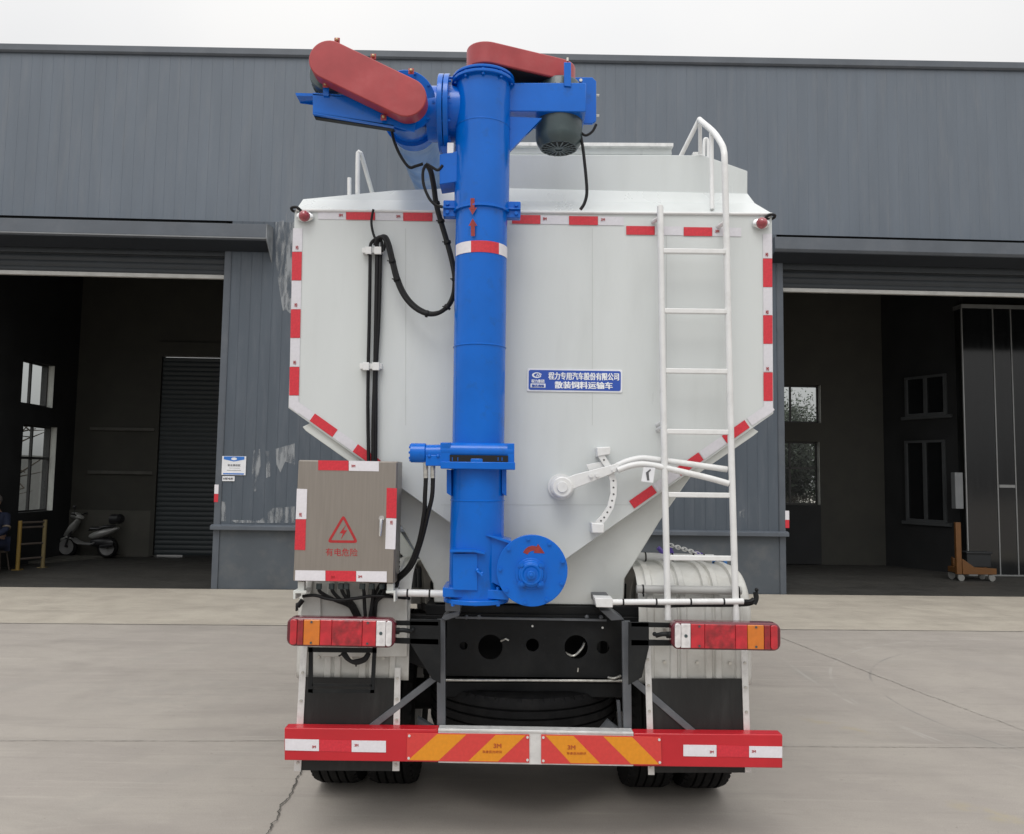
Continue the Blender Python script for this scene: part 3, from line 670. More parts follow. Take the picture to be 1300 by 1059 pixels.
# --- roof
r0 = [P(376,266,PY+.01), P(980,271,PY+.01)]
r1 = [P(385,253,.35), P(500,242,.45), P(600,238,.5), P(949,246,.5), P(958,258,.4)]
m = MB(); z_in = r0[0].z - .03
top = [r0[0], r1[0], r1[1], r1[2], r1[3], r1[4], r0[1]]
m.add([r0[0], r0[1], r1[4], r1[3], r1[2], r1[1], r1[0]], [(0,1,2,3,4,5,6)])
bk = [Vector((v.x, FRONT, v.z)) for v in r1]; lo = [Vector((r0[0].x, PY+.01, z_in)), Vector((r0[0].x, FRONT, z_in)), Vector((r0[1].x, FRONT, z_in)), Vector((r0[1].x, PY+.01, z_in))]
n0 = 7
m.add(bk + [Vector((r0[0].x, FRONT, r0[0].z)), Vector((r0[1].x, FRONT, r0[1].z))], [])
# indices: 0..6 rear ring (r0l, r0r, r1[4], r1[3], r1[2], r1[1], r1[0]); 7..11 bk; 12,13 far corners
m.f += [[6,5,8,7],[5,4,9,8],[4,3,10,9],[3,2,11,10],[2,1,13,11],[0,6,7,12],[12,7,8,9,10,11,13]]; m.m += [0]*7
m.obj('roof', WHITE, T, smooth=False)
m = MB(); m.pp([(632,196),(893,197),(949,217),(949,250),(632,248)], .52, 5.0); m.obj('hatch_box', WHITE, T, bevel=.004)
m = MB(); m.pp([(640,182),(852,183),(853,196),(640,195)], .80, 4.6); hb = m.obj('roof_hatch', WHITE, T, bevel=.003)
m = MB(); m.pp([(636,180.5),(855,181.5),(855,186),(636,185)], .77, 4.65); m.obj('hatch_rim', ALU, hb, bevel=.002)
# --- reflective tape
def seg(px4, Y, mt, parent, name='reflector', th=.0016):
    pts = [P(a, b, Y) for a, b in px4]
    m = MB(); m.loft([[v + Vector((0,-th,0)) for v in pts], pts]); return m.obj(name, mt, parent, smooth=False)
TY = PY - .001
def rect(x0, y0, x1, y1, sl=.012): return [(x0,y0),(x1,y0+(x1-x0)*sl),(x1,y1+(x1-x0)*sl),(x0,y1)]
wt = []; rd = []
rd += [rect(439.5,268.5,476,279), rect(512,269.5,549,280.5), rect(650,273,686,284), rect(722.5,274.5,759,285.5), rect(795,287,831,298), rect(868,288.5,904,299.5)]
wt += [rect(404,267.6,439,278.4), rect(476.5,268.8,511.5,279.8), rect(549.5,270,576,281), rect(648,272.8,649.6,284), rect(686.5,273.7,722,284.6), rect(759.5,275,792,286), rect(831.5,287.4,867.5,298.5), rect(904.5,289,941,300)]
for i, y0 in enumerate((320, 393, 466)):
    x = 371 - i*1.6; rd.append([(x,y0),(x+12.3,y0),(x+11.6,y0+36),(x-.6,y0+36)])
    wt.append([(x-.6,y0+36.4),(x+11.6,y0+36.4),(x+11,y0+72.6),(x-1.3,y0+72.6)] if i < 2 else [(x-.6,y0+36.4),(x+11.6,y0+36.4),(x+11.3,y0+60),(x-.8,y0+51)])
wt.append([(372.2,290),(384.2,290),(383.5,319.5),(371.2,319.5)])
for i, y0 in enumerate((328.5, 400.5, 473)):
    x = 968.6 + i*.3; rd.append([(x,y0),(x+11.6,y0),(x+11.8,y0+36),(x+.2,y0+36)])
    wt.append([(x+.2,y0+36.4),(x+11.8,y0+36.4),(x+11.9,y0+71.6),(x+.3,y0+71.6)] if i < 2 else [(x+.2,y0+36.4),(x+11.8,y0+36.4),(x+11.9,y0+50),(x+.3,y0+58)])
wt.append([(968.4,297),(980,297),(980.2,328),(968.6,328)])
def diag(cx, cy, L_, h, an):
    c, s = math.cos(an), math.sin(an); return [(cx + a*c - b*s, cy + a*s + b*c) for a, b in ((-L_/2,-h/2),(L_/2,-h/2),(L_/2,h/2),(-L_/2,h/2))]
al = math.atan2(147,206); ar = -math.atan2(181,258)
lp = lambda s: (366 + 206*s + math.sin(al)*8.2, 518 + 147*s - math.cos(al)*8.2)
rp = lambda s: (981 - 258*s + math.sin(ar)*7.6, 524.5 + 181*s - math.cos(ar)*7.6)
for k, s in enumerate((.075, .195, .33, .46)):
    (rd if k % 2 else wt).append(diag(*lp(s), 35.5, 11.5, al))
for k, s in enumerate((.042, .165, .278, .392, .506, .622)):
    (rd if k % 2 else wt).append(diag(*rp(s), 35.0, 11.5, ar))
TWP = mat('panel_tape_white', (.66,.65,.69), .4, var=.05, scale=60, dirt=(.55,.54,.52,.3), dscale=14)
for i, q in enumerate(wt): seg(q, TY - i*.00006, TWP, T, 'white_reflector')
for q in rd: seg(q, TY-.0022, TRED, T, 'red_reflector')
m = MB()
for (x, y) in ((430,271.5),(503,273),(689,276),(763,277),(835,290),(908,292)): put_text(m, '3M', on_quad(x, y, x+5, y+3.4, TY-.0045), .02)
for (x, y) in ((375.5,312),(374,385),(372.5,458),(972,321),(972.5,394),(973,466)): put_text(m, 'M3', on_quad(x, y, x+3.2, y+4.6, TY-.0045), .02)
m.obj('tape_marking', INKR, T, smooth=False)

# --- marker lamps at the top corners
LENSM = mat('marker_lens', (.33,.045,.06), .15, var=.3, scale=60, coat=.8)
for px, py, sg in ((387.5, 275.5, -1), (966, 284.5, 1)):
    c = P(px, py, PY-.012); m = MB(); m.lathe(c, (0,-1,0), [(0,.046),(.010,.045),(.014,.036),(.014,.001)], 28)
    for i in range(len(m.v)): m.v[i].z = c.z + (m.v[i].z - c.z)*.62
    k = m.obj('marker_lamp', CHROME, T)
    m = MB(); m.lathe(c + Vector((0,-.012,0)), (0,-1,0), [(0,.030),(.014,.029),(.026,.022),(.033,.012),(.035,.001)], 24); m.obj('lens', LENSM, k)
    m = MB(); m.tube([c+Vector((sg*.02,0,.03)), c+Vector((sg*.045,-.005,.05)), c+Vector((sg*.075,0,.048)), c+Vector((sg*.07,.02,.038)), c+Vector((sg*.03,.015,.03))], .0075, smooth=5); m.obj('lamp_wire', CABLE, k)

# --- ladder
LY = 0.05; lr = .0165
m = MB(); m.tube([P(838,272,PY-.0), P(838,270,PY-.03), P(838,272,LY+.02), P(838.5,286,LY), P(843,560,LY-.01), P(848,787,LY-.02)], lr, 12, smooth=6)
lad = m.obj('ladder_rail', WHITE2, T)
m = MB(); m.tube([P(888,152,.46), P(890,154,.43), P(905,167,.26), P(915,181,.12), P(919,192,.07), P(920,210,LY), P(922,290,LY), P(928,560,LY-.01), P(934.5,787,LY-.02)], lr, 12, smooth=6); m.obj('ladder_rail', WHITE2, T)
for y_, xa, xb in ((319,842,921), (395,843.5,922.5), (471,845,924.5), (548,846,926.5), (628,848,929), (708,849,931)):
    m = MB(); m.bar(P(xa, y_, LY-.005), P(xb, y_+1, LY-.005), .026, .026); m.obj('rung', WHITE2, lad, bevel=.004)
m = MB()
for a, b, Y0 in ((838,282,LY), (921,288,LY), (844,540,LY), (844,546,LY)):
    m.cyl(P(a, b-6, Y0), P(a-9, b+0, PY), .012)
m.obj('stand_off', WHITE2, lad)
m = MB(); m.tube([P(864,199,.55), P(887,153,.47)], .013, 12); m.tube([P(888.5,154,.46), P(889,196,.52)], .011, 12)
m.tube([P(903,168,.28), P(903.5,215,.26), P(904,266,.20)], .012, 12); m.tube([P(893.5,200,.75), P(894,180,.75), P(896,176.5,.75), P(898.5,180,.75), P(899,204,.75)], .010, 10, smooth=4); m.obj('grab_rail', WHITE2, lad)
# handrail on the roof, left
m = MB(); m.tube([P(454,246,.7), P(454.5,198,.7), P(456.5,194.5,.7), P(459,198,.72), P(466,222,.8), P(473,247,.95)], .014, 12, smooth=4); m.tube([P(443.5,248,1.0), P(443.5,226,1.0)], .013); m.obj('roof_rail', WHITE2, T)
m = MB(); m.pp([(893,197),(888,193),(880,193),(880,200)], .6, .64); m.obj('rail_foot', WHITE2, T)

# --- nameplate
def plate():
    Yp = PY - .001
    m = MB(); a = P(669,497,Yp); b = P(790,469.5,Yp); m.prism(rrect(a.x, a.z, b.x, b.z, .008), Yp-.004, Yp); k = m.obj('nameplate', PAPER, T, bevel=.0008)
    a = P(671,495,Yp); b = P(788,471.5,Yp); m = MB(); m.prism(rrect(a.x, a.z, b.x, b.z, .010), Yp-.0055, Yp-.0041); m.obj('plate_field', SIGNB, k, smooth=False)
    m = MB(); Yt = Yp-.0057
    put_text(m, '程力专用汽车股份有限公司', on_quad(696,472.3,786,482,Yt), .018); put_text(m, '散装饲料运输车', on_quad(704,484,778,493.2,Yt), .018)
    put_text(m, '程力集团', on_quad(674.5,481.6,691,486,Yt), .01)
    a = P(673.5,492,Yt); b = P(692.5,487.2,Yt); m.box((a.x, Yt-.0012, a.z), (b.x, Yt, b.z))
    c = P(681.5,476.4,Yt); rx, rz = S_(6.2,Yt), S_(3.6,Yt); n = 26       # swoosh ring: thick on the left, open at the right
    o_ = [(c.x + rx*math.cos(R(25+310*i/n)), c.z + rz*math.sin(R(25+310*i/n))) for i in range(n+1)]
    i_ = [(c.x + .12*rx + rx*.72*math.cos(R(25+310*i/n)), c.z + .03*rz + rz*.66*math.sin(R(25+310*i/n))) for i in range(n+1)]
    for i in range(n): m.prism([o_[i], o_[i+1], i_[i+1], i_[i]], Yt-.001, Yt)
    for dx in (-.12, .25, .6): m.prism([(c.x+(dx-.05)*rx, c.z-.45*rz), (c.x+(dx+.14)*rx, c.z-.45*rz), (c.x+(dx+.42)*rx, c.z+.5*rz), (c.x+(dx+.23)*rx, c.z+.5*rz)], Yt-.001, Yt)
    m.obj('lettering', INKW, k, smooth=False)
    m = MB(); put_text(m, '驰名商标', on_quad(675,487.9,691,491.4,Yt-.0015), .01); m.obj('small_lettering', SIGNB, k, smooth=False)
plate()

# --- blue vertical auger pipe
TYc = -0.03
def tp(px, py): return P(px, py, TYc)
rT = S_(33.6, TYc)
ax0 = tp(604.5, 757); ax1 = tp(614, 92)
def axp(py): t_ = (757-py)/(757-92); return ax0.lerp(ax1, t_)
AX = (ax1-ax0).normalized()
auger = T
m = MB(); m.lathe(axp(757), AX, [(0,rT*1.02),((axp(572)-ax0).length, rT*1.0)], 56); m.lathe(axp(580), AX, [(0,rT*.985),((axp(276)-axp(580)).length, rT*1.0)], 56); m.obj('lower_pipe', BLUE, auger)
m = MB(); m.lathe(axp(277), AX, [(0,rT*1.0),(0,rT*1.06),((axp(108)-axp(277)).length, rT*1.07)], 56); m.obj('upper_pipe', BLUE, auger)
m = MB(); m.lathe(axp(279), AX, [(0,rT),(0,rT*1.10),(.012,rT*1.10),(.016,rT*1.04)], 56); m.obj('collar', BLUE, auger)
# flanges
def flange(c, d, r, th, nb, mt, name, par, bolts=True, br=.0085, rb=None):
    m = MB(); c = Vector(c); d = Vector(d).normalized(); m.lathe(c, d, [(0,.001),(0,r),(th,r),(th,.001)], 56); f = m.obj(name, mt, par, bevel=.003)
    if bolts:
        m = MB(); u = d.orthogonal().normalized(); w_ = d.cross(u); rb = rb or r*.91
        for i in range(nb):
            q = c + (u*math.cos(2*math.pi*(i+.3)/nb) + w_*math.sin(2*math.pi*(i+.3)/nb))*rb; m.hexbolt(q - d*.012, d, br, th + .024)
        m.obj('flange_bolts', mt, f)
    return f
rF = S_(41.5, TYc)
flange(axp(111), AX, rF, .016, 10, BLUE, 'top_flange', auger); flange(axp(105), AX, rF*.985, .014, 10, BLUE, 'top_cap', auger, False)
m = MB(); m.cyl(axp(104), axp(88), .055); m.obj('drive_shaft', BLACKP, auger)
m = MB()
for y_, k_ in ((450,1.0),(640,1.01),(168,1.065)):
    c_ = axp(y_); m.lathe(c_, AX, [(-.004,rT*k_),(-.002,rT*k_+.0022),(.002,rT*k_+.0022),(.004,rT*k_)], 56)
m.obj('weld_seam', BLUE, T)
# lugs either side of the collar
for x0, x1 in ((563,580),(642,661)):
    m = MB(); yo = 0 if x0 < 600 else 1.5
    a = P(x0,277+yo,TYc); b = P(x1,257+yo,TYc); m.prism(rrect(a.x, a.z, b.x, b.z, .006), TYc-.03, TYc+.02)
    zc_ = (a.z+b.z)/2; m.box((a.x-.001, TYc-.045, zc_-.004), (b.x, TYc-.02, zc_+.004)); lg = m.obj('clamp_lug', BLUE, auger, bevel=.003)
    m = MB()
    for z_ in (zc_-.022, zc_+.022): m.hexbolt((a.x+.022 if x0 < 600 else b.x-.022, TYc-.029, z_), (0,-1,0), .010, .014)
    m.obj('bolt', BLUE, lg)
# things wrapped on the pipe
def wrap(mb, pts, rr, base_py, lift=.0018):            # pts px -> onto the pipe surface
    vs = []
    for px, py in pts:
        c = axp(py); q = P(px, py, TYc - rr); dx = max(-.999*rr, min(.999*rr, (q.x - c.x))); an = math.asin(dx/rr)
        z_ = c.z + (q.z - c.z)
        vs.append(Vector((c.x + (rr+lift)*math.sin(an), c.y - (rr+lift)*math.cos(an), P(px, py, c.y - rr*math.cos(an)).z)))
    return vs
def wrapstrip(name, mt, x0, x1, y0, y1, rr, n=14):
    m = MB(); vs = []
    for i in range(n+1):
        x = x0 + (x1-x0)*i/n; cc = .0; vs += wrap(m, [(x, y1), (x, y0)], rr, 0)
    k = len(vs); cen = axp((y0+y1)/2); zlo = min(v.z for v in vs); 
    zb_ = sum(vs[i].z for i in range(0,k,2))/(k/2); zt_ = sum(vs[i].z for i in range(1,k,2))/(k/2)
    for i in range(0,k,2): vs[i].z = ZB[0]; vs[i+1].z = ZB[1]
    m.add(vs, [(2*i, 2*i+2, 2*i+3, 2*i+1) for i in range(n)]); return m.obj(name, mt, auger)
ZB = (P(612, 320, TYc-rT).z, P(612, 305.5, TYc-rT).z)
wrapstrip('white_reflector', TWH, 577.5, 598, 305, 319, rT); wrapstrip('red_reflector', TRED, 598, 633, 305, 319, rT); wrapstrip('white_reflector', TWH, 633, 646.5, 305, 319, rT)
m = MB(); rr_ = rT*1.078
for q in ([(597.5,252),(602.5,252),(602.5,266),(597.5,266)], [(595,264),(600,273),(605.5,264)], [(598,286),(603,286),(603,300),(598,300)], [(595,287),(600.3,277.5),(606,287)]):
    vs = wrap(m, q, rr_, 0, .003); m.add(vs, [tuple(range(len(vs)))])
m.obj('painted_arrow', INKB, auger, smooth=False)
# side box left of the pipe and right gusset
m = MB(); m.pp([(558,196),(590,190),(592,229),(558,234)], TYc-.06, TYc+.08); m.obj('side_box', BLUE, auger, bevel=.003)
m = MB(); a = P(568,182,TYc-.05); b = P(576,196,TYc-.05); m.box((a.x, TYc-.06, a.z), (b.x, TYc-.01, b.z)); m.obj('sensor', PAPER, auger, bevel=.003)
m = MB(); m.pp([(643,148),(688,150),(646,193),(643,190)], TYc-.012, TYc+.012); m.obj('gusset', BLUE, auger)
# motor bracket on the right
MB_Y = TYc-.02
m = MB(); m.pp([(641,105),(744,105),(744,142),(641,141)], MB_Y, MB_Y+.21); br = m.obj('motor_arm', BLUE, auger, bevel=.004)
m = MB(); m.pp([(669,98),(752,98),(757,103),(757,153),(752,157),(676,155),(676,150),(669,103)], MB_Y+.215, MB_Y+.235); m.obj('motor_plate', BLUE, br, bevel=.003)
m = MB()
for x in (683, 737):
    for y in (104, 150): m.hexbolt(P(x, y, MB_Y+.213), (0,-1,0), .009, .02)
for y in (121, 147): m.hexbolt(P(757, y, MB_Y+.225), (1,0,0), .006, .016)
m.obj('bolt', BOLT, br)
m = MB(); m.pp([(716,79),(725,79),(725,110),(716,109)], MB_Y-.008, MB_Y-.001); m.pp([(638,70),(646,70),(646,84),(640,90),(638,90)], MB_Y-.02, MB_Y+.02); m.obj('guard_bracket', BLUE, br, bevel=.002)
m = MB(); m.cyl(P(720.5,78,MB_Y-.005), P(720.5,73.5,MB_Y-.005), .006); m.cyl(P(643,72,MB_Y-.005), P(643,66.5,MB_Y-.005), .005); m.obj('stud', BOLT, br)
# vertical motor hanging under the plate
mc = P(709.5, 175, TYc+.0); mc = Vector((mc.x, MB_Y+.13, 0)); Ym = mc.y
zt_, zb2 = P(709,108,Ym).z, P(709,189,Ym).z; rm = S_(30.5, Ym)
m = MB(); m.lathe((P(709.5,175,Ym).x, Ym, zb2), (0,0,1), [(0,.001),(0,rm*.80),(.012,rm*.86),(.03,rm*.95),(.055,rm*1.0),(.20,rm*1.0),(.21,rm*.93),(zt_-zb2-.01,rm*.9),(zt_-zb2,rm*.85),(zt_-zb2,.001)], 48)
mot = m.obj('drive_motor', MOTOR, auger)
m = MB()
for rr2 in (.25,.42,.58,.72): m.lathe((P(709.5,175,Ym).x, Ym, zb2-.0012), (0,0,1), [(0,rm*(rr2-.10)),(0,rm*rr2)], 36)
m.obj('fan_grille', DARKHOLE, mot); m = MB(); mcx = P(709.5,175,Ym).x
for i in range(18): a = 2*math.pi*i/18; m.bar((mcx+rm*.16*math.cos(a), Ym+rm*.16*math.sin(a), zb2-.003), (mcx+rm*.74*math.cos(a), Ym+rm*.74*math.sin(a), zb2-.003), .007, .003)
m.obj('grille_ribs', MOTOR, mot)
m = MB()
for i in range(28):
    a = 2*math.pi*i/28; m.bar((mcx+rm*.93*math.cos(a), Ym+rm*.93*math.sin(a), zb2+.215), (mcx+rm*.93*math.cos(a), Ym+rm*.93*math.sin(a), zb2+.30), .02, .004, up=(-math.sin(a), math.cos(a), 0))
m.obj('cooling_fins', MOTOR, mot)
m = MB(); m.box((mcx-.10, Ym-.095, zt_-.13), (mcx-.092, Ym-.085, zb2+.17)); m.box((mcx+.10, Ym-.095, zt_-.13), (mcx+.108, Ym-.085, zb2+.17)); m.obj('motor_clamp', BOLT, mot)
# red guard on top: flat stadium box with rounded ends
gz0 = P(612, 79, TYc-.11).z; gz1 = P(612, 51.5, TYc-.11).z
gc0 = Vector((P(619,70,TYc).x, TYc, 0)); gc1 = Vector((P(705,80,Ym+.01).x, Ym+.02, 0)); rg = .135
so_ = stadium((gc0.x, gc0.y), (gc1.x, gc1.y), .108, 18)
m = MB(); tilt = lambda x: -.012*(x-gc0.x)/.4
m.loft([[(x, y, gz0 + tilt(x)) for x, y in so_], [(x, y, gz1 + tilt(x)) for x, y in so_]]); bg_ = m.obj('belt_guard', RED, auger, bevel=.006)
m = MB(); so2 = stadium((gc0.x, gc0.y), (gc1.x, gc1.y), .098, 18); m.loft([[(x, y, gz0-.002+tilt(x)) for x, y in so2], [(x, y, gz0-.004+tilt(x)) for x, y in so2]]); m.obj('guard_opening', DARKHOLE, bg_, smooth=False)
m = MB(); m.cyl((mcx, Ym, zt_-.02), (mcx, Ym, gz0-.004), rm*.72, n=30); m.obj('motor_flange', mat('pulley_grey', (.2,.22,.22), .4, metal=.3), mot)

# --- horizontal discharge auger running forward, with its T joint
hc = P(515, 128, -.11); hd = (P(566, 300, 6.5) - hc).normalized(); rH = S_(39, -.11)
dis = T
flange(hc, hd, rH, .014, 10, BLUE, 'end_plate', dis, rb=rH*.93, br=.007)
m = MB(); m.lathe(hc+hd*.012, hd, [(0,rH*.86),(.34,rH*.86),(.34,rH*1.0),(.36,rH*1.0),(.36,rH*.9),(.55,rH*.9),(.55,rH*.86)], 48); m.obj('head_pipe', BLUE, dis)
m = MB(); m.lathe(hc+hd*.56, hd, [(0,rH*.88),(5.2,rH*.86)], 48); m.obj('long_pipe', BLUED, dis)
cY = .03
m = MB(); tc0 = P(600, 146, cY); tc1 = P(571, 143, cY); tl = P(545, 143, cY); rc = S_(36, cY); m.lathe((tc0.x+.04, cY, tc0.z), (-1,0,0), [(0,rc),(tc0.x+.04-tc1.x, rc)], 48); m.lathe((tc1.x-.01, cY, tc0.z), (-1,0,0), [(0,rc*.98),(.10, rc*.96)], 48); m.obj('joint_pipe', BLUE, dis)
flange((tc1.x+.004, cY, tc0.z), (-1,0,0), S_(49.5,cY), .026, 10, BLUE, 'joint_flange', dis, br=.007); flange((tc1.x-.026, cY, tc0.z), (-1,0,0), S_(49.4,cY), .026, 10, BLUE, 'joint_flange', dis, False)
m = MB(); m.pp([(556,150),(572,150),(572,190),(563,197),(556,180)], cY-.05, cY+.02); m.obj('stay_plate', BLUE, dis)
# red belt guard facing the camera
GY = -.27; ga = P(417.5, 75.5, GY); gb = P(515.5, 123, GY); rgd = S_(26.6, GY)
m = MB(); m.prism(stadium((ga.x, ga.z), (gb.x, gb.z), rgd, 22), GY, GY+.085); g1 = m.obj('belt_guard', RED, dis, bevel=.005)
for x, y in ((413.5,107.5),(487,149),(522,90.5),(428,51.5),(474,72)):
    c = P(x, y, GY+.07); m = MB(); m.box((c.x-.014, GY+.066, c.z-.016), (c.x+.014, GY+.072, c.z+.014)); m.obj('guard_tab', RED, g1, bevel=.003); m = MB(); m.ball((c.x, GY+.062, c.z), .0085, 6); m.obj('bolt', mat('brass_bolt', (.5,.36,.2), .4, metal=.7), g1)
m = MB(); mo = P(419, 91, GY+.13); mo = Vector((mo.x, GY+.13, mo.z)); m.lathe(mo, (0,1,0), [(0,.001),(0,.10),(.02,.108),(.05,.108),(.055,.098),(.30,.098),(.30,.108),(.38,.10),(.40,.001)], 40); mt2 = m.obj('side_motor', MOTOR, dis)
m = MB()
for i in range(36):
    a = 2*math.pi*i/36; d_ = Vector((math.cos(a), 0, math.sin(a))); m.bar(mo+d_*.103+Vector((0,.06,0)), mo+d_*.103+Vector((0,.29,0)), .005, .02, up=d_)
m.obj('cooling_fins', MOTOR, mt2)
# channel bracket carrying the side motor
m = MB()
a0 = P(396.5,121,GY+.09); 
m.pp([(397,119),(500,128),(530,140),(526,168),(500,160.5),(397,143)], GY+.09, GY+.096)
m.pp([(397,117.5),(500,124),(500,128),(397,121)], GY+.09, GY+.20); m.pp([(397,142),(500,158.5),(500,161.5),(397,145)], GY+.09, GY+.15)
chn = m.obj('motor_channel', BLUE, dis, bevel=.0015)
m = MB(); m.pp([(399,145),(500,161),(500,164),(399,148.5)], GY+.11, GY+.145); m.obj('channel_shade_strip', BLACKP, chn)  # solid black strip drawn as the shade under the channel
m = MB(); m.pp([(375,118),(397,118.5),(397,122),(376,121.5)], GY+.12, GY+.2); m.pp([(376,118.5),(397,119),(397,133),(381,131)], GY+.19, GY+.195); m.obj('channel_wing', BLUE, chn)
m = MB(); m.pp([(410,108),(417,108),(417,122),(410,121)], GY+.078, GY+.09); m.obj('bracket_post', BLUE, chn)

# --- slew drive around the lower pipe
m = MB(); Yw = TYc-.14
a = P(560,561.5,Yw); b = P(652,585,Yw); zc_ = (a.z+b.z)/2; rw = (a.z-b.z)/2
m.cyl((a.x, Yw+.02, P(600,573,Yw).z), (b.x, Yw+.02, P(600,573,Yw).z), S_(11,Yw), n=28); sl = m.obj('slew_drive', BLUE, auger, bevel=.003)
m = MB(); m.pp([(571,577.5),(645,578.5),(645,588),(571,587)], Yw-.026, Yw-.014); m.obj('drive_gap', DARKHOLE, sl, smooth=False)
m = MB(); m.pp([(559,562),(572,562),(572,590),(559,590)], Yw-.02, Yw+.06); m.pp([(644,563),(653,563),(653,590),(644,590)], Yw-.02, Yw+.06); m.lathe(axp(597), AX, [(0,rT),(0,rT*1.28),(.030,rT*1.28),(.030,rT)], 48); m.pp([(559,586),(654,587),(654,596.5),(559,595)], Yw-.03, TYc+.02); m.obj('drive_housing', BLUE, sl, bevel=.003)
m = MB(); z_ = P(540,575,Yw).z; x_ = [P(q,575,Yw).x for q in (521,540,541,550,561)]
m.cyl((x_[0],Yw+.02,z_), (x_[1],Yw+.02,z_), .047, n=24); m.cyl((x_[1],Yw+.02,z_), (x_[4],Yw+.02,z_+.002), .040, n=24); m.box((x_[2], Yw-.02, z_-.062), (x_[4], Yw+.05, z_-.01)); dm = m.obj('hydraulic_motor', BLUE, sl, bevel=.003)
m = MB()
for i in range(8): a = 2*math.pi*i/8; m.hexbolt((x_[0]-.006, Yw+.02+.036*math.cos(a), z_+.036*math.sin(a)), (1,0,0), .006, .01)
for x in (574, 581, 632, 637): m.hexbolt(P(x, 585, Yw-.018), (0,0,1), .009, .016)
for x in (545, 556): m.ball(P(x, 579, Yw-.02), .009, 5)
m.obj('bolt', BLUE, sl)
for xa, xb in ((567,573),(637,643)):
    m = MB(); m.pp([(xa,596),(xb,596.5),(xb,630),(xa,626)], TYc-.07, TYc+.02); m.obj('side_tab', BLUE, sl, bevel=.002)
# hydraulic hoses
hp = []
for k, (xa, ya) in enumerate(((540.5,590),(549.5,590))):
    pts = [P(xa,ya,Yw+.02), P(xa+.2,ya+16,Yw+.02), P(xa-1,630,Yw+.02), P(xa-2-4*k,652,Yw+.04), P(531+3*k,690,-.04), P(519+4*k,718,.0), P(505+2*k,732+3*k,.05), P(488,745+4*k,.1)]
    m = MB(); m.tube(pts, .0105, 10, smooth=8); hz = m.obj('hydraulic_hose', CABLE, T)
    m = MB(); m.cyl(P(xa,587,Yw+.02), P(xa,597,Yw+.02), .013, n=6); m.cyl(P(xa,597,Yw+.02), P(xa,607,Yw+.02), .0115, n=14); m.obj('hose_fitting', BOLT, hz)
# --- foot of the pipe and the drum
m = MB(); flz = axp(757); m.lathe(flz, (0,0,-1), [(0,.001),(0,rT*1.22),(.022,rT*1.22),(.022,.001)], 40); m.pp([(562,746),(646,750),(646,762),(562,758)], TYc-.12, TYc+.12); ff = m.obj('foot_flange', BLUE, auger, bevel=.003)
m = MB()
for x in (575, 603.5, 632): m.hexbolt(P(x, 764, TYc-.11), (0,0,-1), .010, .02); m.hexbolt(P(x, 749, TYc-.11), (0,0,1), .009, .014)
m.obj('flange_bolts', BLUE, ff)
m = MB(); m.pp([(571,698),(602,698),(616,702),(615,704),(602,701),(571,701)], TYc-.16, TYc-.05); m.obj('door_hood', BLUE, auger)
m = MB(); m.pp([(575,703),(606,703),(606,750),(575,749)], TYc-.142, TYc-.10); m.obj('clean_out_door', BLUE, auger, bevel=.002)
m = MB(); m.tube([P(605,724,TYc-.15), P(608,727,TYc-.165), P(612,731,TYc-.165)], .006); m.ball(P(606,724,TYc-.152), .010, 5); m.ball(P(612,728,TYc-.16), .008, 5); m.obj('door_latch', BLUE, auger)
DY = TYc-.14; dc = P(675.5, 724.5, DY); rD = S_(44.6, DY)
m = MB(); m.lathe((dc.x, DY+.012, dc.z), (0,1,0), [(0,rD*.93),(.18,rD*.93)], 56); m.pp([(618,680),(650,689),(668,700),(668,752),(640,748),(626,740),(618,742)], DY+.03, DY+.18); dr = m.obj('elbow_housing', BLUE, auger, bevel=.003)
m = MB(); m.pp([(617,680),(621,679),(649,687),(647,690)], DY+.01, DY+.2); m.obj('housing_lip', BLUE, dr)
m = MB(); m.lathe((dc.x, DY, dc.z), (0,1,0), [(0,.001),(0,rD),(.010,rD),(.010,.001)], 72); dp = m.obj('drum_cover', BLUE, auger, bevel=.002)
m = MB()
for i in range(9):
    a = R(18 + 40*i); m.hexbolt((dc.x + rD*.90*math.cos(a), DY, dc.z + rD*.90*math.sin(a)), (0,-1,0), .009, .010)
m.obj('cover_bolts', BLUE, dp)
m = MB(); hx = P(674, 728.5, DY); n = 4
m.lathe((hx.x, DY, hx.z), (0,-1,0), [(0,.075),(.006,.075),(.008,.062),(.028,.058),(.030,.050),(.034,.050),(.034,.040),(.030,.036),(.030,.001)], 36); m.cyl((hx.x, DY-.03, hx.z), (hx.x, DY-.052, hx.z), .020, n=20); m.cyl((hx.x, DY-.05, hx.z), (hx.x, DY-.060, hx.z), .008, n=10); hb_ = m.obj('bearing_hub', BLUE, dp, bevel=.002)
m = MB()
for a in (45,135,225,315): m.cyl((hx.x + .062*math.cos(R(a)), DY, hx.z + .062*math.sin(R(a))), (hx.x + .062*math.cos(R(a)), DY-.026, hx.z + .062*math.sin(R(a))), .018, n=14); m.hexbolt((hx.x + .062*math.cos(R(a)), DY-.025, hx.z + .062*math.sin(R(a))), (0,-1,0), .0095, .012)
m.obj('hub_bolts', BLUE, dp)
m = MB(); oa = [(664,701.5),(666.5,697.5),(670.5,694.3),(675.5,692.8),(681,693.8)]; ia = [(669.8,704),(671.5,701.5),(674,699.8),(677,699.2),(680.5,700)]
for k in range(4): m.pp([oa[k], oa[k+1], ia[k+1], ia[k]], DY-.0015, DY-.0002)
m.pp([(683,690.5),(691.5,702.5),(677.5,702)], DY-.0019, DY-.0002); m.obj('painted_arrow', INKB, dp, smooth=False)

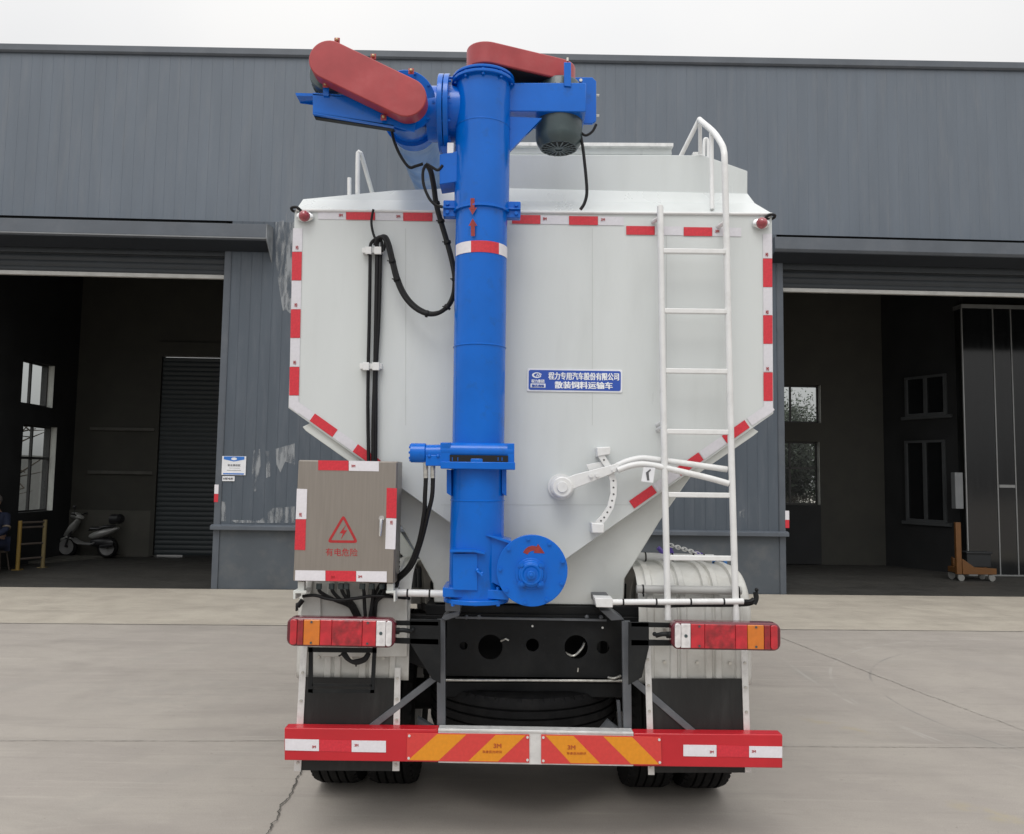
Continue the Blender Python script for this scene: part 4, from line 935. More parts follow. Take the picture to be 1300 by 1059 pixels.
# --- cable run on the left of the panel
for x0, y0, x1, y1 in ((459.5,313,487,322.5), (456.5,460,484.5,470)):
    m = MB(); m.pp([(x0,y0+1.5),(x1,y0+1.5),(x1,y1-1.5),(x0,y1-1.5)], PY-.035, PY-.001); m.pp([(x0+4,y0),(x0+12,y0),(x0+12,y1),(x0+4,y1)], PY-.05, PY-.034); m.pp([(x1-12,y0),(x1-3,y0),(x1-3,y1),(x1-12,y1)], PY-.05, PY-.034); m.obj('cable_clamp', WHITE2, T, bevel=.002)
cy_ = PY-.03
for pts, r_c in (([(470,318),(469.5,360),(468.5,420),(467.5,465),(467,520),(468,590)], .009), ([(479,318),(478,380),(476.5,465),(474.5,530),(474,590)], .012), ([(483,320),(481,400),(477.5,466),(477,530),(476.5,592)], .010)):
    m = MB(); m.tube([P(a, b, cy_ if i % 2 else cy_+.004) for i, (a, b) in enumerate(pts)], r_c, 10, smooth=8); m.obj('power_cable', CABLE, T)
for pts, r_c in (([(470,320),(471,309),(478,303),(484,306),(485,320)], .008), ([(474,266),(471.5,282),(474,297),(478,306),(481,318)], .0065), ([(477,318),(479,306),(484,302),(489,306),(487,318)], .008), ([(468,324),(470,312),(476,304),(482,300)], .007)):
    m = MB(); m.tube([P(a, b, cy_-.012) for a, b in pts], r_c, 10, smooth=8); m.obj('cable_loop', CABLE, T)
lp_ = [(476,312),(480,303),(487,302),(492,312),(497,332),(503,355),(512,375),(525,390),(541,398.5),(555,398),(567,390),(575,375),(577,355),(574,335),(567,308),(559,281),(553,258),(550,236),(546,217),(541,209)]
zz = [cy_-.01 - (.10*min(1, i/12)) for i in range(len(lp_))]
for dx, r_c in ((0, .0115), (3.2, .009)):
    m = MB(); m.tube([P(a + dx*(.6 if i > 8 else .9), b - (0 if i > 9 else dx*.5), z_) for i, ((a, b), z_) in enumerate(zip(lp_, zz))], r_c, 10, smooth=8); cb = m.obj('looped_cable', CABLE, T)
m = MB()
for x, y in ((497,334),(507,365),(541,398),(569,386),(577,352),(569,315),(559,283),(553,257)): 
    i = min(range(len(lp_)), key=lambda k: (lp_[k][0]-x)**2 + (lp_[k][1]-y)**2); c = P(lp_[i][0]+1, lp_[i][1], zz[i]); d_ = (P(*lp_[min(i+1,19)], zz[i]) - P(*lp_[i-1], zz[i])).normalized(); m.cyl(c-d_*.006, c+d_*.006, .019, n=14); m.cyl(c, c+Vector((-.026,-.006,.002)), .003, n=6)
m.obj('cable_ties', CABLE, cb)
for pts, r_c in (([(497,162),(500,178),(508,197),(519,212),(528,211),(537,208)], .0075), ([(541,209),(537,218),(538,235),(545,252),(553,260),(562,263)], .0075), ([(541,208),(548,212),(556,216),(562,210)], .007), ([(757,158),(752,167),(744,172),(738,169)], .007), ([(737,172),(740,188),(742,205),(744,225),(745,245),(742,258),(737,266)], .0085)):
    Y_ = TYc-.06 if pts[0][0] < 600 else TYc+.08
    m = MB(); m.tube([P(a, b, Y_) for a, b in pts], r_c, 10, smooth=8); m.obj('thin_cable', CABLE, T)

# --- gate valve linkage on the right of the panel
lv = T
c = P(712,618,PY); m = MB(); m.lathe((c.x, PY, c.z), (0,-1,0), [(0,.068),(.012,.068),(.012,.055),(.035,.055),(.035,.046),(.10,.046),(.10,.052),(.118,.052),(.122,.046),(.122,.028),(.13,.026),(.13,.001)], 36); m.obj('pivot_hub', WHITE2, lv)
HY = PY-.11
m = MB(); m.pp([(718,607),(728,603),(785,588),(786,598),(728,621),(718,624)], HY, HY+.014); m.pp([(744,590),(770,585),(775,592),(748,599)], HY+.03, HY+.045); m.obj('lever_arm', WHITE2, lv, bevel=.003)
m = MB()
for x, y in ((750,604),(758,603.5),(779,597)): m.hexbolt(P(x,y,HY), (0,-1,0), .011, .014)
m.obj('bolt', WHITE2, lv)
# toothed quadrant
m = MB(); o1 = [(765,574),(776,591),(783,610),(783,628),(779,645),(771,659),(763,668)]; i1 = [(758,578),(768,593),(774.5,611),(775,627),(771,643),(763,655),(755,663)]
for i in range(6): m.pp([o1[i], o1[i+1], i1[i+1], i1[i]], HY+.016, HY+.028)
qd = m.obj('notched_quadrant', WHITE2, lv, bevel=.001)
m = MB()
for i in range(12):
    f = i/12*6; k = min(5,int(f)); g = f-k; x = (o1[k][0]*(1-g)+o1[k+1][0]*g + i1[k][0]*(1-g)+i1[k+1][0]*g)/2; y = (o1[k][1]*(1-g)+o1[k+1][1]*g + i1[k][1]*(1-g)+i1[k+1][1]*g)/2
    if 590 < y < 603: continue
    c = P(x,y,HY+.0155); m.cyl(c, c+Vector((0,-.0006,0)), .005, n=10)
m.obj('quadrant_holes', mat('hole_grey', (.09,.09,.09), .7), qd)
m = MB(); m.pp([(758,568),(775,567),(775,577),(758,580)], HY+.01, PY); m.obj('end_block', WHITE2, lv, bevel=.005); m = MB(); m.pp([(751,664),(767,665),(767,677),(751,677)], HY+.01, PY); m.obj('end_block', WHITE2, lv, bevel=.005)
for pts, Y_ in (([(782,592),(795,586),(812,582),(825,582.5),(860,587),(895,592),(923,596)], HY+.02), ([(784,597),(798,592),(812,589.5),(830,591),(870,600),(900,607),(925,614)], HY-.012)):
    m = MB(); m.tube([P(a,b,Y_) for a,b in pts], .0155, 14, smooth=6); m.obj('handle_bar', WHITE2, lv)
m = MB(); m.pp([(817,593),(832,594),(829,613),(814,611)], HY-.032, HY-.030); tg = m.obj('hang_tag', PAPER, lv); m = MB(); m.pp([(820,600),(825.5,595.5),(826.5,597),(823.5,600),(824.5,610),(821.5,610)], HY-.0335, HY-.0325); m.obj('numeral', INKD, tg, smooth=False)

# --- stainless control cabinet
CY = -.06
def cab_p(px, py): return P(px, py, CY)
cb0 = [P(379,584,CY), P(505,586,CY), P(500.5,741,CY), P(372,738,CY)]
bk = [v + Vector((0,.17,0)) for v in cb0]; ft = [v + Vector((0,.012,0)) for v in cb0]
m = MB(); m.loft([ft, bk]); cab = m.obj('control_cabinet', STEEL, T, bevel=.003)
cx_ = sum(v.x for v in cb0)/4; cz_ = sum(v.z for v in cb0)/4; ins = [Vector((cx_+(v.x-cx_)*.985, CY-.012, cz_+(v.z-cz_)*.985)) for v in cb0]
m = MB(); m.loft([ins, [v+Vector((0,.022,0)) for v in ins]]); dn = m.obj('cabinet_door', STEEL, cab, bevel=.002)
DF = CY-.0122
for q, mt, nm in (([(404,584.5),(442.5,585),(442.5,597.5),(404,597)], TRED, 'red_reflector'), ([(443,585),(481,585.8),(481,598.5),(443,597.8)], TWH, 'white_reflector'),
    ([(377,620.5),(390,621),(389,659),(375.5,659)], TWH, 'white_reflector'), ([(375.5,659.5),(388.5,659.5),(387.5,698.5),(374,698)], TRED, 'red_reflector'),
    ([(491,619.5),(504,620),(503.3,658),(490.3,657.5)], TRED, 'red_reflector'), ([(490.3,658),(503.3,658.5),(501.8,697.5),(489,697)], TWH, 'white_reflector'),
    ([(375,724),(413,724.5),(413,737.5),(374.5,737)], TWH, 'white_reflector'), ([(413.4,724.5),(452,725),(452,738.2),(413.4,737.6)], TRED, 'red_reflector'), ([(452.4,725),(491,725.5),(491,739),(452.4,738.3)], TWH, 'white_reflector')):
    seg(q, DF, mt, dn, nm)
m = MB(); t3 = [P(436,653,DF), P(455,689.5,DF), P(415,689,DF)]; c3 = (t3[0]+t3[1]+t3[2])/3
def tri(k, r_):
    pts = []; 
    for i in range(3):
        v = c3 + (t3[i]-c3)*k; a = c3 + (t3[(i+1)%3]-c3)*k; b = c3 + (t3[i-1]-c3)*k
        p0 = v + (b-v).normalized()*r_; p1 = v + (a-v).normalized()*r_
        for j in range(5): t_ = j/4; pts.append(p0*(1-t_)**2 + v*2*t_*(1-t_) + p1*t_**2)
    return pts
to, ti = tri(1.0, .022), tri(.74, .006); n = len(to)
for i in range(n): j = (i+1) % n; m.prism([(to[i].x,to[i].z),(to[j].x,to[j].z),(ti[j].x,ti[j].z),(ti[i].x,ti[i].z)], DF-.0012, DF)
bolt = [(439,666.5),(431,677),(435.5,677.3),(432.5,685),(440.5,673.5),(436,673.2)]
for tri3 in ((0,1,2,5),(2,3,4,5)): m.pp([bolt[i] for i in tri3], DF-.0012, DF)
m.obj('warning_sign', INKR, dn, smooth=False)
m = MB(); put_text(m, '有电危险', on_quad(413.5,695.5,455,705.8,DF)); m.obj('warning_text', INKR, dn, smooth=False)
m = MB()
for x, y in ((446,590),(420,731),(454.5,730.5)): put_text(m, '3M', on_quad(x, y, x+5, y+3.2, DF-.002), .02)
for x, y in ((380,651),(495.5,661)): put_text(m, 'M3', on_quad(x, y, x+3, y+5, DF-.002), .02)
m.obj('tape_marking', INKR, dn, smooth=False)
m = MB(); c = P(485,658,DF); m.cyl(c, c+Vector((0,-.016,0)), .0135, n=20); m.tube([c+Vector((0,-.02,-.005)), c+Vector((-.001,-.026,-.03)), c+Vector((-.004,-.024,-.085))], [.009,.008,.0065], 10); m.obj('door_handle', CHROME, cab)
# legs, glands and cables under the cabinet
m = MB(); m.pp([(378,738),(386,738.5),(386,751),(378,751)], CY+.02, CY+.06); m.pp([(491,741),(499.5,741),(499.5,753),(491,753)], CY+.02, CY+.06); m.pp([(372,750),(389,750),(389,753.5),(375,753.5),(375,761),(372,761)], CY+.01, CY+.12); m.pp([(490,750),(502,750),(502,764),(499.5,764),(499.5,753.5),(490,753.5)], CY+.01, CY+.12); m.obj('cabinet_leg', HOPW, cab, bevel=.002)
rnd = random.Random(3)
for k, x in enumerate((405, 421, 433, 440, 460, 472, 485)):
    m = MB(); c = P(x, 741, CY+.1); m.cyl(c, c+Vector((0,0,-.026)), .015, n=8); gl_ = m.obj('cable_gland', MOTOR, cab)
    m = MB(); ex = (446, 448, 450, 446, 467, 470, 474)[k]; ey = (772, 771, 769, 773, 800, 800, 770)[k]
    pts = [P(x,744,CY+.1), P(x+2,752,CY+.1), P(x+(ex-x)*.5, 752+(ey-752)*.55+rnd.uniform(-2,3), CY+.1), P(ex,ey,CY+.11), P(ex+(12 if ex < 455 else 0)+2, 800, CY+.14)]
    m.tube(pts, .009, 8, smooth=6); m.obj('cable', CABLE, gl_)
for k in range(6):
    m = MB(); m.tube([P(506,700+6*k,.1), P(500+rnd.uniform(-3,3),722+5*k,.08), P(482+rnd.uniform(-3,3),745+3*k,.06), P(472+k,770,.05), P(466+2*k,805,.08)], .008, 8, smooth=6); m.obj('cable', CABLE, T)
m = MB(); m.tube([P(384,757,0), P(400,756,0), P(415,760,0), P(432,762,0), P(450,760,0), P(470,757,0), P(490,757,0), P(520,760,.1)], .008, 8, smooth=6); m.obj('cable', CABLE, T)

# --- tail lights
RIM = mat('lamp_rim', (.11,.006,.016), .25, coat=.5)
def tail(px0, py0, px1, py1, flip, Yl):
    a = P(px0, py1, Yl); b = P(px1, py0, Yl); sl = (b.x-a.x)*.0145; x0, x1, z0, z1 = a.x, b.x, a.z, b.z
    z0 -= 0; Wd = x1-x0; Hh = z1-z0
    m = MB(); 
    def rr(xa, za, xb, zb_, r): return [(x, z - (x-x0)*.004) for x, z in rrect(xa, za, xb, zb_, r)]
    m.prism(rr(x0, z0, x1, z1, .036), Yl, Yl+.065); h = m.obj('tail_light', RIM, T, bevel=.010)
    X = lambda f: (x0 + f*Wd) if not flip else (x1 - f*Wd)
    i_ = .009
    def sgm(f0, f1, mt, nm, rl=.003):
        xa, xb = sorted((X(f0), X(f1))); m = MB(); m.prism(rr(xa+.0005, z0+i_, xb-.0005, z1-i_, rl), Yl-.009, Yl+.002); return m.obj(nm, mt, h, bevel=.003)
    sgm(.035, .10, LENSR, 'red_lens', .012); sgm(.102, .158, LENSRD, 'reflector_lens'); sgm(.16, .31, LENSA, 'amber_lens'); sgm(.311, .42, LENSR, 'red_lens'); sgm(.4202, .70, LENSR2, 'reflector_lens'); sgm(.7002, .826, LENSR, 'red_lens'); sgm(.828, .915, LENSW, 'clear_lens'); sgm(.9155, .972, LENSW, 'clear_lens', .012)
    m = MB()
    for f in (.233, .75):
        for zz_ in (z0+.02, z1-.02): m.cyl((X(f), Yl-.0095, zz_), (X(f), Yl-.012, zz_), .0055, n=12)
    m.cyl((X(.872), Yl-.0095, (z0+z1)/2), (X(.872), Yl-.011, (z0+z1)/2), .008, n=14)
    m.obj('lens_screw', MOTOR, h)
tail(363, 785.5, 502, 820.5, False, -.10); tail(852.5, 791, 991.5, 824.5, True, -.10)
# lamp carriers
m = MB()
LYb = -.02
m.pp([(495,787),(552,788),(556,818),(548,822),(495,816)], LYb, LYb+.012) if False else None
for q in ([(500,788),(557,789),(557,795),(500,794)], [(500,810),(557,811),(557,819),(500,817)], [(520,786),(559,787),(559,868),(548,862),(520,816)], [(801,790),(853,791),(853,797),(801,796)], [(801,812),(856,813),(856,820),(801,820)], [(798,790),(824,790),(824,822),(815,860),(798,870)]): m.pp(q, LYb, LYb+.012)
m.obj('lamp_carrier', BLACKP, T, bevel=.002)
m = MB()
for x0, x1, sg in ((502,522,1),(851,833,-1)): 
    y_ = 801 if sg > 0 else 806
    m.tube([P(x0,y_,-.06), P((x0+x1)/2,y_-1,-.07), P(x1,y_+1,-.05)], .011, 12, smooth=3); m.cyl(P(x0,y_,-.06), P(x0+5*sg,y_,-.06), .016, n=14); m.ball(P(x1+2*sg,y_-1,-.04), .011, 6)
m.obj('lamp_connector', BLACKP, T)
# left plate frame hung under the lamp
m = MB(); Yq = -.03
for q in ([(392,822),(397,822),(397,880),(391,879)], [(473,822),(478,822),(475,880),(470,880)], [(391,822),(478,823),(478,829),(391,828)], [(391,875),(475,876),(475,880),(391,880)], [(396,868),(472,869),(472,872),(396,871)]): m.pp(q, Yq, Yq+.008)
m.obj('number_plate_frame', BLACKP, T)
m = MB()
for k in range(3): m.tube([P(434+2*k,829,-.0), P(441+2*k,837+k,-.01), P(452,842-k*1.5,-.015), P(464-k,838-k,-.01), P(469-k,829,-.0)], .0085, 8, smooth=6)
m.tube([P(434,831,.0), P(430,833,-.01)], .004); m.tube([P(452,842,-.01), P(452,846,-.02)], .004); m.obj('cable_loop', CABLE, T)

# --- bumper
BY = 0.0
def bump_x(px): return px
m = MB(); m.pp([(361,924.3),(556,926.2),(556,967.8),(361,965.3)], BY, BY+.07); m.pp([(804.5,931),(993.5,932.8),(993.5,975.3),(804.5,972.8)], BY, BY+.07); bmp = m.obj('bumper_end', BRED, T, bevel=.004)
m = MB(); m.pp([(556.3,926.0),(804.2,930.2),(804.2,973.0),(556.3,968.6)], BY-.001, BY+.069); m.pp([(556.3,925.2),(804.2,929.6),(804.2,932.5),(556.3,928.5)], BY-.006, BY+.002); m.obj('bumper_beam', ALU, T, bevel=.002)
bY2 = BY-.004
def board(c, dirn):                    # c: tl, tr, br, bl pixels
    m = MB(); q = [P(a,b,bY2-.003) for a,b in c]; m.loft([q, [v+Vector((0,.0028,0)) for v in q]]); k = m.obj('striped_board', BRDRED, T, bevel=.0008)
    tl, tr, br_, bl = q; mm = MB(); L_ = lambda t: tl.lerp(tr, t); Lb = lambda t: bl.lerp(br_, t); e = .03
    if dirn > 0: bands = ((.245,.485,.015,.262),(.725,.97,.505,.745))   # top a..b, bottom a..b
    else: bands = ((.035,.27,.245,.49),(.52,.76,.745,.98))
    for ta, tb, ba, bb in bands:
        z = lambda p_: p_ + Vector((0,-.0008,0))
        qq = [L_(ta).lerp(Lb(ta),.03), L_(tb).lerp(Lb(tb),.03), Lb(bb).lerp(L_(bb),.03), Lb(ba).lerp(L_(ba),.03)]
        mm.loft([[z(v) for v in qq], [v+Vector((0,-.0001,0)) for v in qq]])
    mm.obj('orange_stripe', ORANGE, k, smooth=False)
    mm = MB(); a, b = (c[0][0], c[0][1]); cx = a + (111 if dirn > 0 else 33.5); cyy = (626.5, 944) if dirn > 0 else (720.5, 946)
    put_text(mm, '3M', on_quad(cyy[0], cyy[1], cyy[0]+10, cyy[1]+5.5, bY2-.0045), .03); put_text(mm, '车身反光标识', on_quad(cyy[0]-14+(13 if dirn < 0 else 0), cyy[1]+8.5, cyy[0]+11+(13 if dirn < 0 else 0), cyy[1]+12, bY2-.0045))
    mm.obj('lettering', mat('ink_rust', (.45,.09,.02), .5), k, smooth=False)
    mm = MB()
    for (f, g) in ((.018,.10),(.985,.10),(.018,.9),(.985,.9)): p_ = L_(f).lerp(Lb(f), g); mm.cyl(p_, p_+Vector((0,-.004,0)), .0062, n=12)
    mm.obj('rivet', ALU, k)
board([(517,930.5),(672,932.5),(672,968.5),(516,966)], 1); board([(687,932.5),(839,935.5),(840,971.5),(687,969.5)], -1)
for q in ([(362,938),(405,939),(405,953.5),(362,952.5)], [(446.5,940),(490,940.6),(490,955.2),(446.5,954.6)], [(867.5,945.5),(909.5,946),(909.5,960.6),(867.5,960)], [(951,947.2),(993,947.8),(993,962.2),(951,961.5)]): seg(q, BY-.001, TWH, bmp, 'white_reflector')
for q in ([(405.4,939),(446,940),(446,954.6),(405.4,953.6)], [(910,946),(950.6,947.2),(950.6,961.4),(910,960.6)]): seg(q, BY-.0009, TRED, bmp, 'red_reflector', .0008)
m = MB()
for x, y in ((396,946.5),(450,944.5),(901,953),(954.5,952.3)): put_text(m, '3M', on_quad(x,y,x+5,y+3.2,BY-.003), .02)
m.obj('tape_marking', INKR, bmp, smooth=False)
# bumper posts and braces
m = MB(); m.bar(P(560,786,.09), P(560.5,928,.09), .042, .03, up=(0,1,0)); m.bar(P(794.5,788,.09), P(796.5,933,.09), .042, .03, up=(0,1,0)); m.obj('bumper_post', GREYP, T, bevel=.003)
m = MB(); m.bar(P(554,859,.085), P(462,930,.075), .032, .025, up=(0,1,0)); m.bar(P(801,861,.085), P(888,936,.075), .032, .025, up=(0,1,0)); m.obj('bumper_brace', GREYP, T, bevel=.003)

# --- chassis
XY = .28
xm = MB(); a = P(566,856,XY); b = P(790,784,XY)
# crossmember plate with round holes (grid boolean through a fine cell mask)
holes = [(588.5,820,5),(622.5,821.5,15.2),(676,819,8),(731.5,821.5,14.6),(765.5,822,8),(567,820,12)]
hw = [(P(x,y,XY).x, P(x,y,XY).z, S_(r,XY)) for x,y,r in holes[:5]]
def holed_plate(m, x0, z0, x1, z1, hs_, Y0, Y1):
    # columns: each hole sits in its own square cell, plate is tiled round the cells
    hs_ = sorted(hs_); cells = []; xs = x0
    for hx_, hz_, r in hs_:
        e = r*1.25; 
        m.prism([(xs,z0),(hx_-e,z0),(hx_-e,z1),(xs,z1)], Y0, Y1); m.prism([(hx_-e,z0),(hx_+e,z0),(hx_+e,hz_-e),(hx_-e,hz_-e)], Y0, Y1); m.prism([(hx_-e,hz_+e),(hx_+e,hz_+e),(hx_+e,z1),(hx_-e,z1)], Y0, Y1)
        n = 32; ci = [(hx_ + r*math.cos(2*math.pi*(i+.5)/n), hz_ + r*math.sin(2*math.pi*(i+.5)/n)) for i in range(n)]
        def sq(i): a_ = 2*math.pi*(i+.5)/n; c_, s_ = math.cos(a_), math.sin(a_); k_ = e/max(abs(c_), abs(s_)); return (hx_+c_*k_, hz_+s_*k_)
        co = [sq(i) for i in range(n)]
        for i in range(n):
            j = (i+1) % n; pts_ = [ci[i], co[i]]
            if abs(co[i][0]-co[j][0]) > 1e-6 and abs(co[i][1]-co[j][1]) > 1e-6: pts_.append((hx_ + math.copysign(e, co[i][0]-hx_), hz_ + math.copysign(e, co[i][1]-hz_)))
            pts_ += [co[j], ci[j]]; m.prism(pts_, Y0, Y1)
        xs = hx_ + e
    m.prism([(xs,z0),(x1,z0),(x1,z1),(xs,z1)], Y0, Y1)
holed_plate(xm, a.x, a.z, b.x, b.z, hw, XY, XY+.008)
xm.box((a.x, XY, b.z), (b.x, XY+.10, b.z+.008)); xm.box((a.x, XY+.001, a.z-.008), (b.x, XY+.10, a.z)); cmb = xm.obj('rear_crossmember', BLACKP, T, smooth=False)
m = MB()
for x, y in ((676,795),(765,797)): m.cyl(P(x,y,XY), P(x,y,XY-.002), .006, n=8)
m.obj('plate_rivet', BOLT, cmb)
m = MB()
for x,y in ((660,810),(660,831),(692,810),(692,831),(690,820),(617,845),(627,845),(725,846),(746,846),(710,810),(663,820),(581,812),(597,827)): c = P(x,y,XY-.0005); m.cyl(c, c+Vector((0,-.0005,0)), .006, n=10)
m.obj('bolt_hole', DARKHOLE, cmb, smooth=False)
m = MB(); m.pp([(578,783),(770,786.5),(770,789),(578,785.5)], XY-.02, XY-.003)
for x in (592,608,745,763): m.ball(P(x, 783.5, XY-.01), .012, 6)
m.obj('beam_edge', GREYP, cmb)
m = MB(); m.tube([P(636,814,XY-.01), P(642,811,XY-.03), P(646,813,XY-.03)], .005); m.tube([P(716,828,XY+.03), P(728,833,XY+.03), P(738,824,XY+.04), P(742,816,XY+.05)], .007, smooth=4); m.bar(P(668,826,XY+.02), P(686,830,XY+.02), .012,.006); m.tube([P(734,848,XY-.01), P(733.5,853,XY-.01)], .004); m.tube([P(772,860,XY-.02), P(780,861,XY-.04), P(788,858,XY-.03)], .006, smooth=3); m.obj('loose_fitting', BOLT, T)
m = MB(); m.pp([(566,865.5),(790,867),(790,886),(566,885)], XY+.06, XY+.16); m.obj('lower_crossmember', BLACKP, T, bevel=.006)
m = MB(); m.cyl(P(564,863.5,XY-.03), P(790,864.5,XY-.03), .0065, n=10); m.obj('brake_pipe', BOLT, T)
m = MB()
for x0, x1 in ((.36-.07, .36), (-.43, -.36)):
    cx0 = P(677,820,.3).x; m.box((cx0+x0, .32, .80), (cx0+x1, 6.2, 1.12))
m.obj('frame_rail', BLACKP, T, bevel=.004)
m = MB(); m.pp([(540,768),(812,770),(812,783),(540,781)], .30, .5); m.pp([(470,780),(566,781),(566,830),(540,850),(470,820)], .30, .34); m.pp([(790,783),(818,783),(818,835),(806,850),(790,850)], .30, .34)
m.box((-.62, .9, .62), (.62, 1.1, .8)); m.box((-.45, .55, .70), (.45, .9, 1.15)); m.box((-.56, 1.6, .45), (.56, 1.9, .9)); m.box((-.5,2.6,.4),(.5,4.6,.9)); m.box((-.56,.6,1.10),(.56,5.0,1.22)); m.obj('underframe', BLACKP, T, bevel=.005)
# subframe feet in grey
m = MB(); m.pp([(565,764),(585,764.5),(584,777),(565,776)], .05, .3); m.pp([(560,786),(566,780),(583,776),(583,782),(566,788)], .05, .2); m.pp([(757,762),(778,762),(779,771),(758,771)], .02, .3); m.pp([(762,775),(776,775),(793,787),(776,788)], .08, .25); m.obj('subframe_foot', GREYP, T, bevel=.003)
# white rods with cable ties either side
def rod(x0, y0, x1, y1, Y_, r, name='rear_rod', mt=WHITE2):
    m = MB(); a, b = P(x0,y0,Y_), P(x1,y1,Y_); m.cyl(a, b, r, n=18); return m.obj(name, mt, T, bevel=.002), a, b
def ties(par, a, b, fr, r):
    m = MB(); d = (b-a).normalized()
    for f in fr: c = a.lerp(b, f); m.cyl(c-d*.004, c+d*.004, r*1.12, n=18); m.box(c+Vector((-.004,-r*1.3,-r*1.6)), c+Vector((.004,-r*.9,-r*.9)))
    m.obj('cable_tie', CABLE, par)
o_, a, b = rod(776,764.5,944,763.5,.02,.0145); ties(o_, a, b, (.09,.34,.6,.85), .0145)
m = MB(); m.tube([P(788,768,.03), P(835,770,.03), P(880,769,.03), P(920,769,.03), P(948,768,.02), P(958,765,.02)], .007, 8, smooth=6); m.tube([P(944,764,.02), P(952,764,.0), P(957,761,.0)], .012, smooth=3); m.obj('cable', CABLE, T)
m = MB(); m.tube([P(957,767,-.0), P(960,760,-.0), P(959,752,-.0)], .013, 10, smooth=3); m.ball(P(960.5,749,-.0), .010, 6); m.obj('rod_end', BLACKP, T)
m = MB(); m.pp([(755,759.5),(778,760),(778,771.5),(757,771)], .0, .1); m.obj('rod_bracket', WHITE2, T, bevel=.003)
o_, a, b = rod(500,752.5,570,754,.02,.018); ties(o_, a, b, (.25,.65), .018)
m = MB(); m.cyl(P(384,762,.02), P(378,770,.02), .012); m.box(P(375,776,.02), P(379,765,.05)); m.obj('rod_end', CABLE, T)
o_, a, b = rod(808,748,941,750,.09,.021, 'fender_tube', mat('tube_grey', (.36,.36,.35), .45, dirt=(.25,.24,.22,.5))); ties(o_, a, b, (.06,.97), .021)
o_, a, b = rod(800,707,906,710,1.15,.030, 'fender_tube', WHITE2); ties(o_, a, b, (.18,.5,.75,.88), .030)
m = MB(); m.cyl(P(505,762,.3), P(505,858,.3), .01) if False else None

# --- mudguards: corrugated plastic arches over the rear wheels
def fender(x0p, x1p, mirror):
    xa, xb = P(x0p, 800, .10).x, P(x1p, 800, .10).x
    prof = [(.10,.79),(.10,1.0),(.10,1.13),(.118,1.21),(.165,1.28),(.24,1.33),(.36,1.352),(.52,1.35),(.72,1.33),(.95,1.29),(1.2,1.22),(1.4,1.1),(1.5,.95)]
    prof = [(p_.x, p_.y) for p_ in crom([Vector((a,b,0)) for a,b in prof], 4)]
    nx = 160; Wd = xb-xa; m = MB(); vs = []
    def rib(f):
        r = 0
        for c in (.10,.30,.385,.60,.685,.86):
            d_ = abs(f-c)
            if d_ < .034: r += .013*min(1, (1-d_/.034)*3.5)
        return r
    for i in range(nx+1):
        f = i/nx; x = xa + Wd*f; fo = f if not mirror else 1-f; dr = .0
        if fo > .93: dr = .06*((fo-.93)/.07)**2.2
        for k, (y, z) in enumerate(prof):
            y2, z2 = prof[min(k+1, len(prof)-1)]; y1, z1 = prof[max(k-1,0)]; ty, tz = y2-y1, z2-z1; l = math.hypot(ty,tz) or 1; ny, nz_ = -tz/l, ty/l
            h = rib(f) - dr; vs.append((x, y + ny*h, z + nz_*h))
    K_ = len(prof); m.add(vs, [(i*K_+k, i*K_+k+1, (i+1)*K_+k+1, (i+1)*K_+k) for i in range(nx) for k in range(K_-1)])
    o = m.obj('mudguard', FENDER, T); sm = o.modifiers.new('thickness', 'SOLIDIFY'); sm.thickness = .006
    m = MB()
    for f in (.22,.5,.78):
        for z in (.90, 1.06): m.cyl((xa+Wd*f, .095, z), (xa+Wd*f, .083, z), .009, n=10)
    m.obj('mudguard_bolt', BOLT, o); return xa, xb
fR = fender(811, 958, False); fL = fender(374, 520, True)
m = MB(); m.pp([(385,756),(407,757),(407,792),(379,800)], .06, .075) ; m.pp([(407,757),(517,760),(517,834),(407,834)], .078, .085); m.obj('mudguard_panel', FENDER, T, bevel=.003)
# flaps with aluminium side strips
def flap(q, strips, lower):
    m = MB(); m.pp(q, .075, .085); f = m.obj('mud_flap', FLAP, T, smooth=False)
    for s in strips:
        m = MB(); m.pp(s, .068, .0745); k = m.obj('flap_strip', ALU, f, bevel=.001)
        m = MB(); (xt0,yt0),(xt1,yt1),(xb1,yb1),(xb0,yb0) = s
        for g in (.1,.3,.5,.68,.94): c = P((xt0+xt1)/2*(1-g)+(xb0+xb1)/2*g, yt0*(1-g)+yb0*g, .0675); m.hexbolt(c, (0,-1,0), .007, .008)
        m.obj('flap_bolt', BOLT, f)
flap([(380,860),(506,862),(506,979),(376,978)], ([(383,800),(391,800),(382,979),(373,979)], [(501,848),(508.5,848),(507,979),(498,979)]), 0)
flap([(826,862),(945,862),(949,981),(828,981)], ([(818,821),(826,821),(831,984),(823,984)], [(941,826),(949,826),(954,981),(946,981)]), 0)
m = MB()
for k in range(4): m.pp([(806+3*k,822),(807.2+3*k,822),(809+3*k,868),(807.8+3*k,868)], .16, .17)
m.obj('flap_bracket', FENDER, T); m = MB(); m.pp([(806,824),(822,825),(822,829),(806,828)], .05, .09); m.obj('bracket_arm', BLACKP, T)

